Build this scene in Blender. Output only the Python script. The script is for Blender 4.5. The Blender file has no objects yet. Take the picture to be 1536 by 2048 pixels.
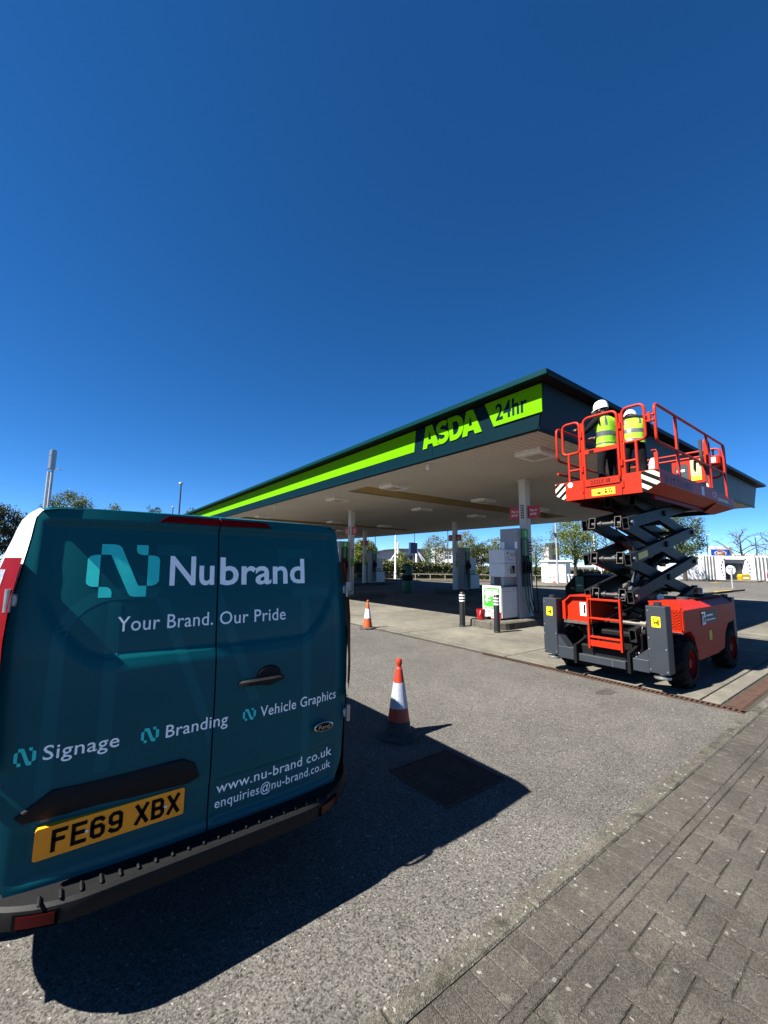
import bpy, bmesh, math, random
from mathutils import Vector, Matrix
random.seed(7)
# ---------------------------------------------------------------- camera, sky, sun, exposure
SC = bpy.context.scene
COL = SC.collection
H = 1.72
YAW, PITCH, ROLL = (math.radians(a) for a in (37.3107, 7.24, 0.624))
FPX = 819.64                                     # focal length for a 1536 x 2048 frame
_f0 = Vector((math.sin(YAW), math.cos(YAW), 0)); _r0 = Vector((math.cos(YAW), -math.sin(YAW), 0)); _u0 = Vector((0, 0, 1))
_f = _f0 * math.cos(PITCH) + _u0 * math.sin(PITCH); _u = _u0 * math.cos(PITCH) - _f0 * math.sin(PITCH)
CR = _r0 * math.cos(ROLL) + _u * math.sin(ROLL); CU = _u * math.cos(ROLL) - _r0 * math.sin(ROLL); CF = _f
cam = bpy.data.cameras.new('camera'); camo = bpy.data.objects.new('camera', cam); COL.objects.link(camo)
camo.matrix_world = Matrix(((CR.x, CU.x, -CF.x, 0), (CR.y, CU.y, -CF.y, 0), (CR.z, CU.z, -CF.z, H), (0, 0, 0, 1)))
cam.sensor_fit = 'VERTICAL'; cam.sensor_height = 36; cam.lens = FPX / 2048 * 36
cam.clip_start = .05; cam.clip_end = 3000
SC.camera = camo
SUN_TO = Vector((-.85, .135, 1.0)).normalized()   # towards the sun
world = bpy.data.worlds.new('World'); SC.world = world; world.use_nodes = True
wn = world.node_tree.nodes; wl = world.node_tree.links
bg = wn['Background']; bg.inputs['Strength'].default_value = .0527
sky = wn.new('ShaderNodeTexSky'); sky.sky_type = 'NISHITA'; sky.sun_disc = False
sky.sun_elevation = math.asin(SUN_TO.z); sky.sun_rotation = math.atan2(SUN_TO.x, SUN_TO.y)
sky.air_density = .6; sky.dust_density = 0; sky.ozone_density = 6; sky.altitude = 1500
hs = wn.new('ShaderNodeHueSaturation'); hs.inputs['Saturation'].default_value = 1.21
wl.new(sky.outputs[0], hs.inputs['Color']); wl.new(hs.outputs[0], bg.inputs[0])
sun = bpy.data.lights.new('sun', 'SUN'); sun.energy = 5.0; sun.angle = math.radians(.53); sun.color = (1, .955, .87)
suno = bpy.data.objects.new('sun', sun); COL.objects.link(suno)
suno.rotation_euler = (-SUN_TO).to_track_quat('-Z', 'Y').to_euler(); suno.location = (-10, 2, 12)
VS = SC.view_settings
VS.view_transform = 'Standard'; VS.look = 'None'; VS.exposure = 1.92; VS.gamma = 1; VS.use_curve_mapping = False
def at(u, v, depth):                             # world point seen at photo pixel (u, v), depth metres ahead
    return Vector((0, 0, H)) + depth * (CF + CR * ((u - 768) / FPX) + CU * ((1024 - v) / FPX))
def gnd(u, depth):                               # ground point under column u of the frame, about depth metres ahead
    p = at(u, 1120, depth); return Vector((p.x, p.y, 0))
# ---------------------------------------------------------------- helpers
ORG = {}
PI = math.pi
class MB:
    def __init__(s): s.v = []; s.f = []; s.m = []
    def add(s, vs, fs, m=0):
        b = len(s.v); s.v += [tuple(p) for p in vs]; s.f += [tuple(i + b for i in f) for f in fs]; s.m += [m] * len(fs); return s
    def box(s, x0, x1, y0, y1, z0, z1, m=0, c=0):
        x0, x1 = min(x0, x1), max(x0, x1); y0, y1 = min(y0, y1), max(y0, y1); z0, z1 = min(z0, z1), max(z0, z1)
        if c <= 0:
            vs = [(x, y, z) for z in (z0, z1) for y in (y0, y1) for x in (x0, x1)]
            return s.add(vs, [(0, 2, 3, 1), (4, 5, 7, 6), (0, 1, 5, 4), (2, 6, 7, 3), (0, 4, 6, 2), (1, 3, 7, 5)], m)
        c = min(c, (x1 - x0) * .49, (y1 - y0) * .49, (z1 - z0) * .49)
        vs = []; idx = {}
        for i in (0, 1):
            for j in (0, 1):
                for k in (0, 1):
                    X, Y, Z = (x0, x1)[i], (y0, y1)[j], (z0, z1)[k]; a, b, d = (c if i == 0 else -c), (c if j == 0 else -c), (c if k == 0 else -c)
                    for ax, p in enumerate(((X, Y + b, Z + d), (X + a, Y, Z + d), (X + a, Y + b, Z))):
                        idx[i, j, k, ax] = len(vs); vs.append(p)
        fs = []
        def q(*ks): fs.append(tuple(idx[k] for k in ks))
        for i in (0, 1):
            ks = [(i, 0, 0, 0), (i, 1, 0, 0), (i, 1, 1, 0), (i, 0, 1, 0)]; q(*(ks[::-1] if i == 0 else ks))
            ks = [(0, i, 0, 1), (1, i, 0, 1), (1, i, 1, 1), (0, i, 1, 1)]; q(*(ks if i == 0 else ks[::-1]))
            ks = [(0, 0, i, 2), (1, 0, i, 2), (1, 1, i, 2), (0, 1, i, 2)]; q(*(ks[::-1] if i == 0 else ks))
        for i in (0, 1):
            for j in (0, 1):
                fl = (i + j) % 2
                ks = [(i, j, 0, 0), (i, j, 0, 1), (i, j, 1, 1), (i, j, 1, 0)]; q(*(ks if fl == 0 else ks[::-1]))
                ks = [(i, 0, j, 0), (i, 1, j, 0), (i, 1, j, 2), (i, 0, j, 2)]; q(*(ks if fl == 0 else ks[::-1]))
                ks = [(0, i, j, 1), (0, i, j, 2), (1, i, j, 2), (1, i, j, 1)]; q(*(ks if fl == 0 else ks[::-1]))
                for k in (0, 1):
                    ks = [(i, j, k, 0), (i, j, k, 2), (i, j, k, 1)]; q(*(ks if (i + j + k) % 2 == 0 else ks[::-1]))
        return s.add(vs, fs, m)
    def cyl(s, p0, p1, r0, r1=None, n=14, m=0, caps=True):
        p0, p1 = Vector(p0), Vector(p1); r1 = r0 if r1 is None else r1
        d = (p1 - p0).normalized(); a = d.orthogonal().normalized(); b = d.cross(a)
        vs = []
        for p, r in ((p0, r0), (p1, r1)):
            vs += [p + (a * math.cos(2 * PI * i / n) + b * math.sin(2 * PI * i / n)) * r for i in range(n)]
        fs = [(i, (i + 1) % n, n + (i + 1) % n, n + i) for i in range(n)]
        if caps: fs += [tuple(range(n))[::-1], tuple(range(n, 2 * n))]
        return s.add(vs, fs, m)
    def tube(s, pts, r, n=8, m=0, closed=False, rs=None):
        pts = [Vector(p) for p in pts]; N = len(pts); vs = []; nrm = None
        for i, p in enumerate(pts):
            if closed: t = (pts[(i + 1) % N] - pts[i - 1])
            else: t = (pts[min(i + 1, N - 1)] - pts[max(i - 1, 0)])
            t.normalize()
            if nrm is None: nrm = t.orthogonal().normalized()
            nrm = (nrm - t * nrm.dot(t)).normalized(); b = t.cross(nrm); rr = rs[i] if rs else r
            vs += [p + (nrm * math.cos(2 * PI * k / n) + b * math.sin(2 * PI * k / n)) * rr for k in range(n)]
        fs = []
        for i in range(N if closed else N - 1):
            j = (i + 1) % N
            fs += [(i * n + k, i * n + (k + 1) % n, j * n + (k + 1) % n, j * n + k) for k in range(n)]
        if not closed: fs += [tuple(range(n))[::-1], tuple(range((N - 1) * n, N * n))]
        return s.add(vs, fs, m)
    def lathe(s, prof, c=(0, 0, 0), n=24, m=0, axis='z', squash=1, caps=True):
        vs = []
        for r, h in prof:
            for i in range(n):
                a = 2 * PI * i / n; x, y = r * math.cos(a), r * math.sin(a) * squash
                p = {'z': (x, y, h), 'y': (x, h, -y), 'x': (h, x, y)}[axis]
                vs.append((c[0] + p[0], c[1] + p[1], c[2] + p[2]))
        fs = [(k * n + i, k * n + (i + 1) % n, (k + 1) * n + (i + 1) % n, (k + 1) * n + i) for k in range(len(prof) - 1) for i in range(n)]
        if caps: fs += [tuple(range(n))[::-1], tuple(range((len(prof) - 1) * n, len(prof) * n))]
        return s.add(vs, fs, m)
    def prism(s, poly, plane, lo, hi, m=0):      # poly in the plane (two letters), extruded along the third axis
        third = ({'x', 'y', 'z'} - set(plane)).pop(); n = len(poly)
        def P(a, b, h):
            d = {plane[0]: a, plane[1]: b, third: h}; return (d['x'], d['y'], d['z'])
        vs = [P(a, b, lo) for a, b in poly] + [P(a, b, hi) for a, b in poly]
        fs = [tuple(range(n)), tuple(range(n, 2 * n))[::-1]] + [(i, i + n, (i + 1) % n + n, (i + 1) % n) for i in range(n)]
        area = sum(poly[i][0] * poly[(i + 1) % n][1] - poly[(i + 1) % n][0] * poly[i][1] for i in range(n))
        flip = area > 0
        if plane in ('yx', 'zy', 'xz'): flip = not flip
        if (hi < lo): flip = not flip
        if not flip: fs = [f[::-1] for f in fs]
        return s.add(vs, fs, m)
    def solid(s, outer, holes, fn, lo, hi, m=0):  # outline with holes, fn(a, b, depth) -> point
        from mathutils.geometry import tessellate_polygon
        loops = [outer] + list(holes); flat = [p for L in loops for p in L]
        tris = tessellate_polygon([[Vector((a, b, 0)) for a, b in L] for L in loops]); n = len(flat); b0 = len(s.v)
        s.v += [fn(a, b, lo) for a, b in flat] + [fn(a, b, hi) for a, b in flat]
        for t in tris: s.f += [tuple(b0 + i for i in t), tuple(b0 + n + i for i in t[::-1])]; s.m += [m, m]
        k = 0
        for L in loops:
            for i in range(len(L)): a, b = b0 + k + i, b0 + k + (i + 1) % len(L); s.f.append((a, b, b + n, a + n)); s.m.append(m)
            k += len(L)
        return s
    def obox(s, p0, p1, w, h, up=(0, 0, 1), m=0, c=0):  # bar from p0 to p1, w across, h along 'up'
        p0, p1 = Vector(p0), Vector(p1); d = (p1 - p0); L = d.length; d.normalize(); up = Vector(up)
        side = d.cross(up).normalized(); u = side.cross(d)
        t = MB().box(0, L, -w / 2, w / 2, -h / 2, h / 2, 0, c)
        return s.add([p0 + d * a - side * b + u * e for a, b, e in t.v], t.f, m)
    def merge(s, o, fn=None, m=None):
        b = len(s.v); s.v += [tuple(fn(Vector(p))) if fn else p for p in o.v]; s.f += [tuple(i + b for i in f) for f in o.f]; s.m += (o.m if m is None else [m] * len(o.f)); return s
    def mesh(s, name, mats, org=(0, 0, 0), smooth=0, fix=True):
        me = bpy.data.meshes.new(name); o = Vector(org)
        me.from_pydata([(p[0] - o.x, p[1] - o.y, p[2] - o.z) for p in s.v], [], s.f)
        if not isinstance(mats, (list, tuple)): mats = [mats]
        for mt in mats: me.materials.append(mt)
        if len(mats) > 1: me.polygons.foreach_set('material_index', s.m)
        if fix and len(s.f) < 60000:
            bm = bmesh.new(); bm.from_mesh(me); bmesh.ops.recalc_face_normals(bm, faces=bm.faces); bm.to_mesh(me); bm.free()
        if smooth:
            me.shade_smooth(); me.set_sharp_from_angle(angle=math.radians(smooth))
        me.update(); return me
    def build(s, name, mats, parent=None, smooth=0, fix=True):
        org = ORG[parent.name] if parent else (0, 0, 0)
        o = bpy.data.objects.new(name, s.mesh(name, mats, org, smooth, fix)); COL.objects.link(o)
        ORG[o.name] = org
        if parent: o.parent = parent
        return o
def tag(o, label=None, cat=None, group=None, kind=None):
    for k, v in (('label', label), ('category', cat), ('group', group), ('kind', kind)):
        if v: o[k] = v
    return o
def thing(name, label, cat, loc=(0, 0, 0), group=None):
    o = bpy.data.objects.new(name, None); COL.objects.link(o); o.location = loc; o.empty_display_size = .2
    ORG[o.name] = Vector(loc); return tag(o, label, cat, group)
def single(name, mb, mats, label, cat, loc, group=None, smooth=0):     # a thing that is one mesh, origin at loc
    me = mb.mesh(name, mats, loc, smooth); o = bpy.data.objects.new(name, me); COL.objects.link(o); o.location = loc; ORG[o.name] = Vector(loc)
    return tag(o, label, cat, group)
KIDS = {}
def kids(o): return [c for c in COL.objects if c.parent is o]
def copy_tree(o, loc=None, rz=None, label=None, parent=None):
    c = o.copy(); COL.objects.link(c)
    if parent: c.parent = parent
    if loc is not None: c.location = loc
    if rz is not None: c.rotation_euler = (0, 0, rz)
    if label: c['label'] = label
    for k in kids(o): copy_tree(k, parent=c)
    return c
# --- lettering as meshes
_cap = {}
def glyphs(txt, bold=0.0, space=1.0):
    key = (txt, bold, space)
    if key in _cap: return _cap[key]
    cu = bpy.data.curves.new('t', 'FONT'); cu.body = txt; cu.size = 1; cu.offset = bold; cu.resolution_u = 3; cu.space_character = space
    ob = bpy.data.objects.new('t', cu); COL.objects.link(ob); bpy.context.view_layer.update()
    dg = bpy.context.evaluated_depsgraph_get(); me = ob.evaluated_get(dg).to_mesh()
    V = [(v.co.x, v.co.y) for v in me.vertices]; F = [tuple(p.vertices) for p in me.polygons]
    ob.evaluated_get(dg).to_mesh_clear(); bpy.data.objects.remove(ob); bpy.data.curves.remove(cu)
    _cap[key] = (V, F); return V, F
CAPH = None
def lettering(txt, a0, a1, base, cap, bold=0.0, space=1.0):
    """flat (a, b) mesh of txt spanning a0..a1 with its baseline at base and capital height cap"""
    global CAPH
    if CAPH is None: CAPH = max(v[1] for v in glyphs('H')[0])
    V, F = glyphs(txt, bold, space); x0 = min(v[0] for v in V); x1 = max(v[0] for v in V)
    return [(a0 + (x - x0) / (x1 - x0) * (a1 - a0), base + y / CAPH * cap) for x, y in V], F
def flat_on(mb, VF, fn, m=0, flip=False):        # put a flat (a, b) mesh on a surface fn(a, b) -> point
    V, F = VF; mb.add([fn(a, b) for a, b in V], [f[::-1] for f in F] if flip else F, m); return mb
def rrect(x0, x1, y0, y1, r, n=4, corners='1111'):
    pts = []
    for k, (cx, cy, a0) in enumerate(((x1 - r, y0 + r, -PI / 2), (x1 - r, y1 - r, 0), (x0 + r, y1 - r, PI / 2), (x0 + r, y0 + r, PI))):
        if corners[k] == '1': pts += [(cx + r * math.cos(a0 + PI / 2 * i / n), cy + r * math.sin(a0 + PI / 2 * i / n)) for i in range(n + 1)]
        else: pts.append(((x1, y0), (x1, y1), (x0, y1), (x0, y0))[k])
    return pts
def bend(pts, r, n=4):                           # round the corners of a polyline
    pts = [Vector(p) for p in pts]; out = [pts[0]]
    for a, b, c in zip(pts, pts[1:], pts[2:]):
        d0 = (a - b).normalized(); d1 = (c - b).normalized(); k = min(r, (a - b).length * .49, (c - b).length * .49)
        p, q = b + d0 * k, b + d1 * k
        out += [(1 - t) ** 2 * p + 2 * t * (1 - t) * b + t * t * q for t in [i / n for i in range(n + 1)]]
    return out + [pts[-1]]
def smooth01(t): t = max(0, min(1, t)); return t * t * (3 - 2 * t)
# --- materials
ALB = .40                                        # scales all paint colours down to suit the raised exposure
def material(name, col, rough=.5, metal=0, var=.12, scale=6, bump=0, bscale=60, spec=.5, coat=0, coatr=.06, dirt=None, emit=None, rnd=0):
    col = [c * ALB for c in col]; dirt = ([c * ALB for c in dirt[0]], dirt[1], dirt[2]) if dirt else None
    m = bpy.data.materials.new(name); m.use_nodes = True; n = m.node_tree.nodes; l = m.node_tree.links; p = n['Principled BSDF']
    p.inputs['Roughness'].default_value = rough; p.inputs['Metallic'].default_value = metal; p.inputs['Specular IOR Level'].default_value = spec
    if coat: p.inputs['Coat Weight'].default_value = coat; p.inputs['Coat Roughness'].default_value = coatr
    tc = n.new('ShaderNodeTexCoord'); nz = n.new('ShaderNodeTexNoise'); nz.inputs['Scale'].default_value = scale; nz.inputs['Detail'].default_value = 5
    l.new(tc.outputs['Object'], nz.inputs['Vector'])
    rp = n.new('ShaderNodeValToRGB'); rp.color_ramp.elements[0].position = .3; rp.color_ramp.elements[1].position = .72
    rp.color_ramp.elements[0].color = [c * (1 - var) for c in col] + [1]; rp.color_ramp.elements[1].color = [min(1, c * (1 + var)) for c in col] + [1]
    l.new(nz.outputs['Fac'], rp.inputs['Fac']); out = rp.outputs['Color']
    if dirt:
        n2 = n.new('ShaderNodeTexNoise'); n2.inputs['Scale'].default_value = dirt[1]; n2.inputs['Detail'].default_value = 8; n2.inputs['Roughness'].default_value = .65
        l.new(tc.outputs['Object'], n2.inputs['Vector']); r2 = n.new('ShaderNodeMapRange'); r2.inputs[1].default_value = dirt[2]; r2.inputs[2].default_value = dirt[2] + .15
        l.new(n2.outputs['Fac'], r2.inputs[0]); mx = n.new('ShaderNodeMix'); mx.data_type = 'RGBA'
        l.new(r2.outputs[0], mx.inputs[0]); l.new(out, mx.inputs[6]); mx.inputs[7].default_value = list(dirt[0]) + [1]; out = mx.outputs[2]
    if rnd:
        oi = n.new('ShaderNodeObjectInfo'); mr = n.new('ShaderNodeMapRange'); mr.inputs[3].default_value = 1 - rnd; mr.inputs[4].default_value = 1 + rnd
        l.new(oi.outputs['Random'], mr.inputs[0]); mx = n.new('ShaderNodeMix'); mx.data_type = 'RGBA'; mx.blend_type = 'MULTIPLY'; mx.inputs[0].default_value = 1
        l.new(out, mx.inputs[6]); l.new(mr.outputs[0], mx.inputs[7]); out = mx.outputs[2]
    l.new(out, p.inputs['Base Color'])
    if bump:
        nb = n.new('ShaderNodeTexNoise'); nb.inputs['Scale'].default_value = bscale; nb.inputs['Detail'].default_value = 4; l.new(tc.outputs['Object'], nb.inputs['Vector'])
        bp = n.new('ShaderNodeBump'); bp.inputs['Strength'].default_value = bump; bp.inputs['Distance'].default_value = .02; l.new(nb.outputs['Fac'], bp.inputs['Height']); l.new(bp.outputs[0], p.inputs['Normal'])
    if emit: p.inputs['Emission Color'].default_value = list(emit[0]) + [1]; p.inputs['Emission Strength'].default_value = emit[1]
    return m
def ground_mat(name, lo, hi, spots, spk, fine=170, bump=.5, wear=None, rough=.92, big=.35, sfac=.6, soft=False):
    m = bpy.data.materials.new(name); m.use_nodes = True; n = m.node_tree.nodes; l = m.node_tree.links; p = n['Principled BSDF']
    p.inputs['Roughness'].default_value = rough; p.inputs['Specular IOR Level'].default_value = .25
    tc = n.new('ShaderNodeTexCoord'); ge = n.new('ShaderNodeNewGeometry')
    def noise(s, d=4, r=.6):
        t = n.new('ShaderNodeTexNoise'); t.inputs['Scale'].default_value = s; t.inputs['Detail'].default_value = d; t.inputs['Roughness'].default_value = r; l.new(ge.outputs['Position'], t.inputs['Vector']); return t.outputs['Fac']
    def mix(f, a, b, bl='MIX'):
        x = n.new('ShaderNodeMix'); x.data_type = 'RGBA'; x.blend_type = bl
        for s, k in ((f, 0), (a, 6), (b, 7)):
            if hasattr(s, 'is_linked'): l.new(s, x.inputs[k])
            elif k == 0: x.inputs[0].default_value = s
            else: x.inputs[k].default_value = list(s) + [1]
        return x.outputs[2]
    def rng(s, a, b, c=0, d=1):
        r = n.new('ShaderNodeMapRange'); l.new(s, r.inputs[0])
        for i, q in enumerate((a, b, c, d)): r.inputs[i + 1].default_value = q
        return r.outputs[0]
    vo = n.new('ShaderNodeTexVoronoi'); vo.inputs['Scale'].default_value = fine; l.new(ge.outputs['Position'], vo.inputs['Vector'])
    hsv = n.new('ShaderNodeSeparateColor'); l.new(vo.outputs['Color'], hsv.inputs[0])
    grain = hsv.outputs[0]
    if soft:
        gn = noise(fine * .8, 3, .75); x_ = n.new('ShaderNodeMath'); x_.operation = 'MULTIPLY_ADD'; l.new(grain, x_.inputs[0]); x_.inputs[1].default_value = .55; l.new(rng(gn, .3, .7, 0, .45), x_.inputs[2]); c = mix(rng(x_.outputs[0], .12, .88), lo, hi)
    else: c = mix(rng(grain, .1, .95), lo, hi)
    vo2 = n.new('ShaderNodeTexVoronoi'); vo2.inputs['Scale'].default_value = fine * sfac; l.new(ge.outputs['Position'], vo2.inputs['Vector'])
    h2 = n.new('ShaderNodeSeparateColor'); l.new(vo2.outputs['Color'], h2.inputs[0])
    c = mix(rng(h2.outputs[1], spk, spk + .02), c, spots)
    c = mix(1.0, c, rng(noise(.45, 6), .3, .7, 1 - big, 1 + big), 'MULTIPLY')
    c = mix(1.0, c, rng(noise(3.5, 5), .3, .7, 1 - big * .5, 1 + big * .5), 'MULTIPLY')
    if soft: c = mix(rng(h2.outputs[2], .978, .99), c, (.016, .015, .014)); c = mix(1.0, c, rng(noise(1.3, 8, .75), .35, .65, .9, 1.1), 'MULTIPLY')
    if wear: c = mix(rng(noise(wear[1], 9, .7), wear[2], wear[2] + .12), c, wear[0])
    l.new(c, p.inputs['Base Color'])
    b1 = n.new('ShaderNodeBump'); b1.inputs['Strength'].default_value = bump; b1.inputs['Distance'].default_value = .008; l.new(gn if soft else vo.outputs['Distance'], b1.inputs['Height'])
    b2 = n.new('ShaderNodeBump'); b2.inputs['Strength'].default_value = .35; b2.inputs['Distance'].default_value = .03; l.new(noise(14, 5), b2.inputs['Height']); l.new(b1.outputs[0], b2.inputs['Normal'])
    l.new(b2.outputs[0], p.inputs['Normal']); return m
M = {}
M['asphalt'] = ground_mat('asphalt', (.016, .015, .0138), (.124, .116, .105), (.26, .25, .23), .982, 120, .7, big=.16, sfac=.9, soft=True)
M['concrete'] = ground_mat('concrete', (.078, .072, .058), (.112, .104, .086), (.15, .142, .12), .97, 120, .2, wear=((.04, .034, .026), 1.1, .60))
M['kerbstone'] = ground_mat('kerbstone', (.045, .041, .033), (.098, .09, .074), (.2, .19, .17), .96, 130, .6, wear=((.028, .027, .018), 6, .52))
M['joint'] = ground_mat('joint', (.026, .024, .018), (.050, .046, .036), (.11, .1, .09), .97, 200, .7, wear=((.024, .033, .01), 4, .62))
M['rust'] = material('rusty_iron', (.13, .062, .035), .85, .2, .3, 25, .4, 90, dirt=((.05, .03, .02), 12, .52))
M['brick'] = ground_mat('paving_brick', (.036, .032, .027), (.084, .075, .064), (.32, .31, .28), .988, 200, .7, wear=((.105, .097, .078), 9, .58), big=.34, sfac=.33)
def brick_variation(m):
    n = m.node_tree.nodes; l = m.node_tree.links; p = n['Principled BSDF']; src = p.inputs['Base Color'].links[0].from_socket
    oi = n.new('ShaderNodeObjectInfo'); r = n.new('ShaderNodeMapRange'); r.inputs[3].default_value = .9; r.inputs[4].default_value = 1.1; l.new(oi.outputs['Random'], r.inputs[0])
    x = n.new('ShaderNodeMix'); x.data_type = 'RGBA'; x.blend_type = 'MULTIPLY'; x.inputs[0].default_value = 1; l.new(src, x.inputs[6]); l.new(r.outputs[0], x.inputs[7]); l.new(x.outputs[2], p.inputs['Base Color'])
brick_variation(M['brick']); brick_variation(M['concrete'])
M['grass'] = material('grass', (.06, .1, .02), .9, 0, .35, 3, .5, 40)
M['earth'] = material('earth', (.12, .09, .055), .95, 0, .3, 3, .4, 30)
mm = lambda k, *a, **b: M.__setitem__(k, material(k, *a, **b))
mm('teal', (.004, .17, .205), .34, 0, .05, 3, spec=.12, coat=.08); mm('teal_light', (.010, .215, .25), .34, 0, .05, 3, spec=.12, coat=.08)
mm('vinyl_white', (2.4, 2.35, 2.25), .5, 0, .06, 40); mm('reflector_red', (.07, .0015, .004), .3, 0, .1, 20, spec=.2); mm('vinyl_mint', (.03, 1.5, 1.32), .5, 0, .06, 40); mm('vinyl_edge', (.25, .5, .45), .4)
mm('white_paint', (1.6, 1.6, 1.58), .3, 0, .03, 4, coat=.5); mm('black_plastic', (.013, .0135, .015), .6, 0, .2, 30, .15, 300, spec=.2)
mm('gap_black', (.004, .004, .005), .9, spec=.05); mm('plate_yellow', (2.4, .72, .005), .5, 0, .05, 20); mm('ink_black', (.008, .008, .008), .6, spec=.08)
mm('red_lens', (.7, .006, .012), .5, 0, .15, 60, spec=.04); mm('dark_red_lens', (.26, .003, .008), .5, 0, .1, 20, spec=.03); mm('clear_lens', (.45, .49, .58), .4, 0, .35, 60, spec=.05)
mm('chrome', (1.3, 1.3, 1.3), .18, 1, .05); mm('zinc', (.8, .8, .79), .38, .85, .15, 20); mm('glass_dark', (.01, .013, .016), .06, 0, .05, coat=.6); mm('tyre', (.024, .024, .026), .9, 0, .3, 14, .2, 120, spec=.1, dirt=((.075, .07, .06), 9, .56))
mm('lime', (.225, .66, .001), .6, 0, .03, 2, spec=.03); mm('fascia', (.0006, .024, .036), .5, 0, .06, 1.5, spec=.06, dirt=((.001, .028, .040), .8, .6)); mm('flange', (.001, .055, .066), .5, 0, .08, 2, spec=.06)
mm('fascia_front', (.006, .030, .044), .45, 0, .1, 2.2, spec=.12); mm('soffit', (1.15, 1.07, .95), .6, 0, .06, .6, dirt=((.9, .82, .71), .5, .62)); mm('gutter', (.80, .58, .24), .7, 0, .15, 1.2, dirt=((.2, .14, .06), 2, .6))
mm('column_white', (1.2, 1.17, 1.1), .5, 0, .05, 3, dirt=((1.0, .95, .86), 2.5, .65)); mm('light_box', (1.6, 1.55, 1.48), .5); mm('diffuser', (.75, .70, .62), .35)
mm('pump_grey', (.6, .62, .66), .45, 0, .07, 3); mm('pump_light', (1.25, 1.27, 1.3), .45, 0, .05, 4); mm('pump_white', (1.3, 1.3, 1.29), .45, 0, .05, 5, dirt=((1, .98, .92), 6, .66)); mm('pump_dark', (.06, .065, .07), .5)
mm('sign_green', (.07, .75, .03), .45); mm('sign_red', (.85, .014, .05), .45); mm('sign_white', (1.8, 1.8, 1.78), .45); mm('sign_yellow', (.85, .62, .02), .45)
mm('bin_green', (.008, .17, .07), .5, 0, .1, 6); mm('bucket_red', (.62, .008, .018), .4, 0, .08, 10)
mm('bollard_black', (.012, .0125, .013), .5, 0, .2, 12); mm('cone_orange', (.85, .135, .012), .5, 0, .08, 12, dirt=((.5, .08, .015), 14, .62)); mm('cone_red', (.78, .055, .012), .5, 0, .12, 12, dirt=((.35, .03, .01), 14, .6))
mm('cone_white', (1.6, 1.62, 1.68), .4, 0, .06, 90, .3, 160); mm('cone_reflect', (.85, .93, 1.1), .32, .25, .2, 90, .4, 180, dirt=((.26, .29, .35), 20, .58)); mm('rubber', (.055, .057, .062), .8, 0, .25, 14, .3, 80, dirt=((.11, .11, .11), 16, .58))
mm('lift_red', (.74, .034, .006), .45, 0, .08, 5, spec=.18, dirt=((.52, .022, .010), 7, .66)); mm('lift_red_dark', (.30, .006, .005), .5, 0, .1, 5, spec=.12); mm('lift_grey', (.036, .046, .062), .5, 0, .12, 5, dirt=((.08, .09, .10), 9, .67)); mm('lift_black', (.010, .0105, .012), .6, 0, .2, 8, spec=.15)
mm('arm_grey', (.020, .023, .029), .5, 0, .15, 4, spec=.15); mm('steel_dark', (.12, .12, .12), .4, .7, .2, 10); mm('grease', (.22, .20, .17), .5, .4, .25, 20)
mm('amber', (.8, .2, .01), .2, 0, .1, coat=1); mm('hazard_cream', (1.3, 1.2, .85), .45); mm('label_yellow', (1.2, .98, .02), .45); mm('label_cream', (1.3, 1.17, .55), .45)
mm('hivis', (.52, 1.1, .012), .7, 0, .1, 14, .3, 18); mm('reflective', (.24, .27, .26), .35, .3, .1, 20); mm('cloth_black', (.012, .0125, .015), .9, 0, .3, 12, .5, 22, spec=.1); mm('helmet', (1.8, 1.82, 1.86), .25, 0, .03, coat=.5); mm('skin', (.52, .28, .2), .55, 0, .08, 10); mm('hair', (.03, .02, .013), .7)
mm('metal_pole', (.9, .92, .94), .4, .4, .1, 3); mm('dark_pole', (.05, .055, .06), .5); mm('white_wall', (1.6, 1.6, 1.57), .6, 0, .06, .6, dirt=((1.3, 1.27, 1.2), .8, .64)); mm('panel_grey', (.34, .35, .36), .4); mm('grey_wall', (.75, .77, .8), .6, 0, .08, .5); mm('dark_wall', (.05, .055, .062), .5)
mm('car_red', (.5, .008, .02), .25, 0, .05, 3, coat=1); mm('sign_blue', (.008, .14, .9), .4); mm('sign_orange', (.85, .2, .02), .4); mm('wood_rail', (.38, .34, .28), .8, 0, .15, 4); mm('grit_yellow', (.85, .55, .01), .45); mm('bin_blue', (.012, .05, .16), .5)
mm('bark', (.07, .055, .042), .9, 0, .3, 6, .5, 30); mm('bark_pale', (.13, .10, .08), .9, 0, .3, 6)
def leaf_mat(name, a, b, tr=.35):
    m = bpy.data.materials.new(name); m.use_nodes = True; n = m.node_tree.nodes; l = m.node_tree.links; p = n['Principled BSDF']; out = n['Material Output']
    ge = n.new('ShaderNodeNewGeometry'); rp = n.new('ShaderNodeValToRGB'); rp.color_ramp.elements[0].color = list(a) + [1]; rp.color_ramp.elements[1].color = list(b) + [1]
    l.new(ge.outputs['Random Per Island'], rp.inputs[0]); l.new(rp.outputs[0], p.inputs['Base Color']); p.inputs['Roughness'].default_value = .6
    t = n.new('ShaderNodeBsdfTranslucent'); l.new(rp.outputs[0], t.inputs[0]); mx = n.new('ShaderNodeMixShader'); mx.inputs[0].default_value = tr
    l.new(p.outputs[0], mx.inputs[1]); l.new(t.outputs[0], mx.inputs[2]); l.new(mx.outputs[0], out.inputs[0]); return m
M['leaf_bright'] = leaf_mat('leaf_bright', (.04, .065, .006), (.16, .185, .018)); M['leaf_mid'] = leaf_mat('leaf_mid', (.018, .036, .005), (.075, .10, .016))
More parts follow.
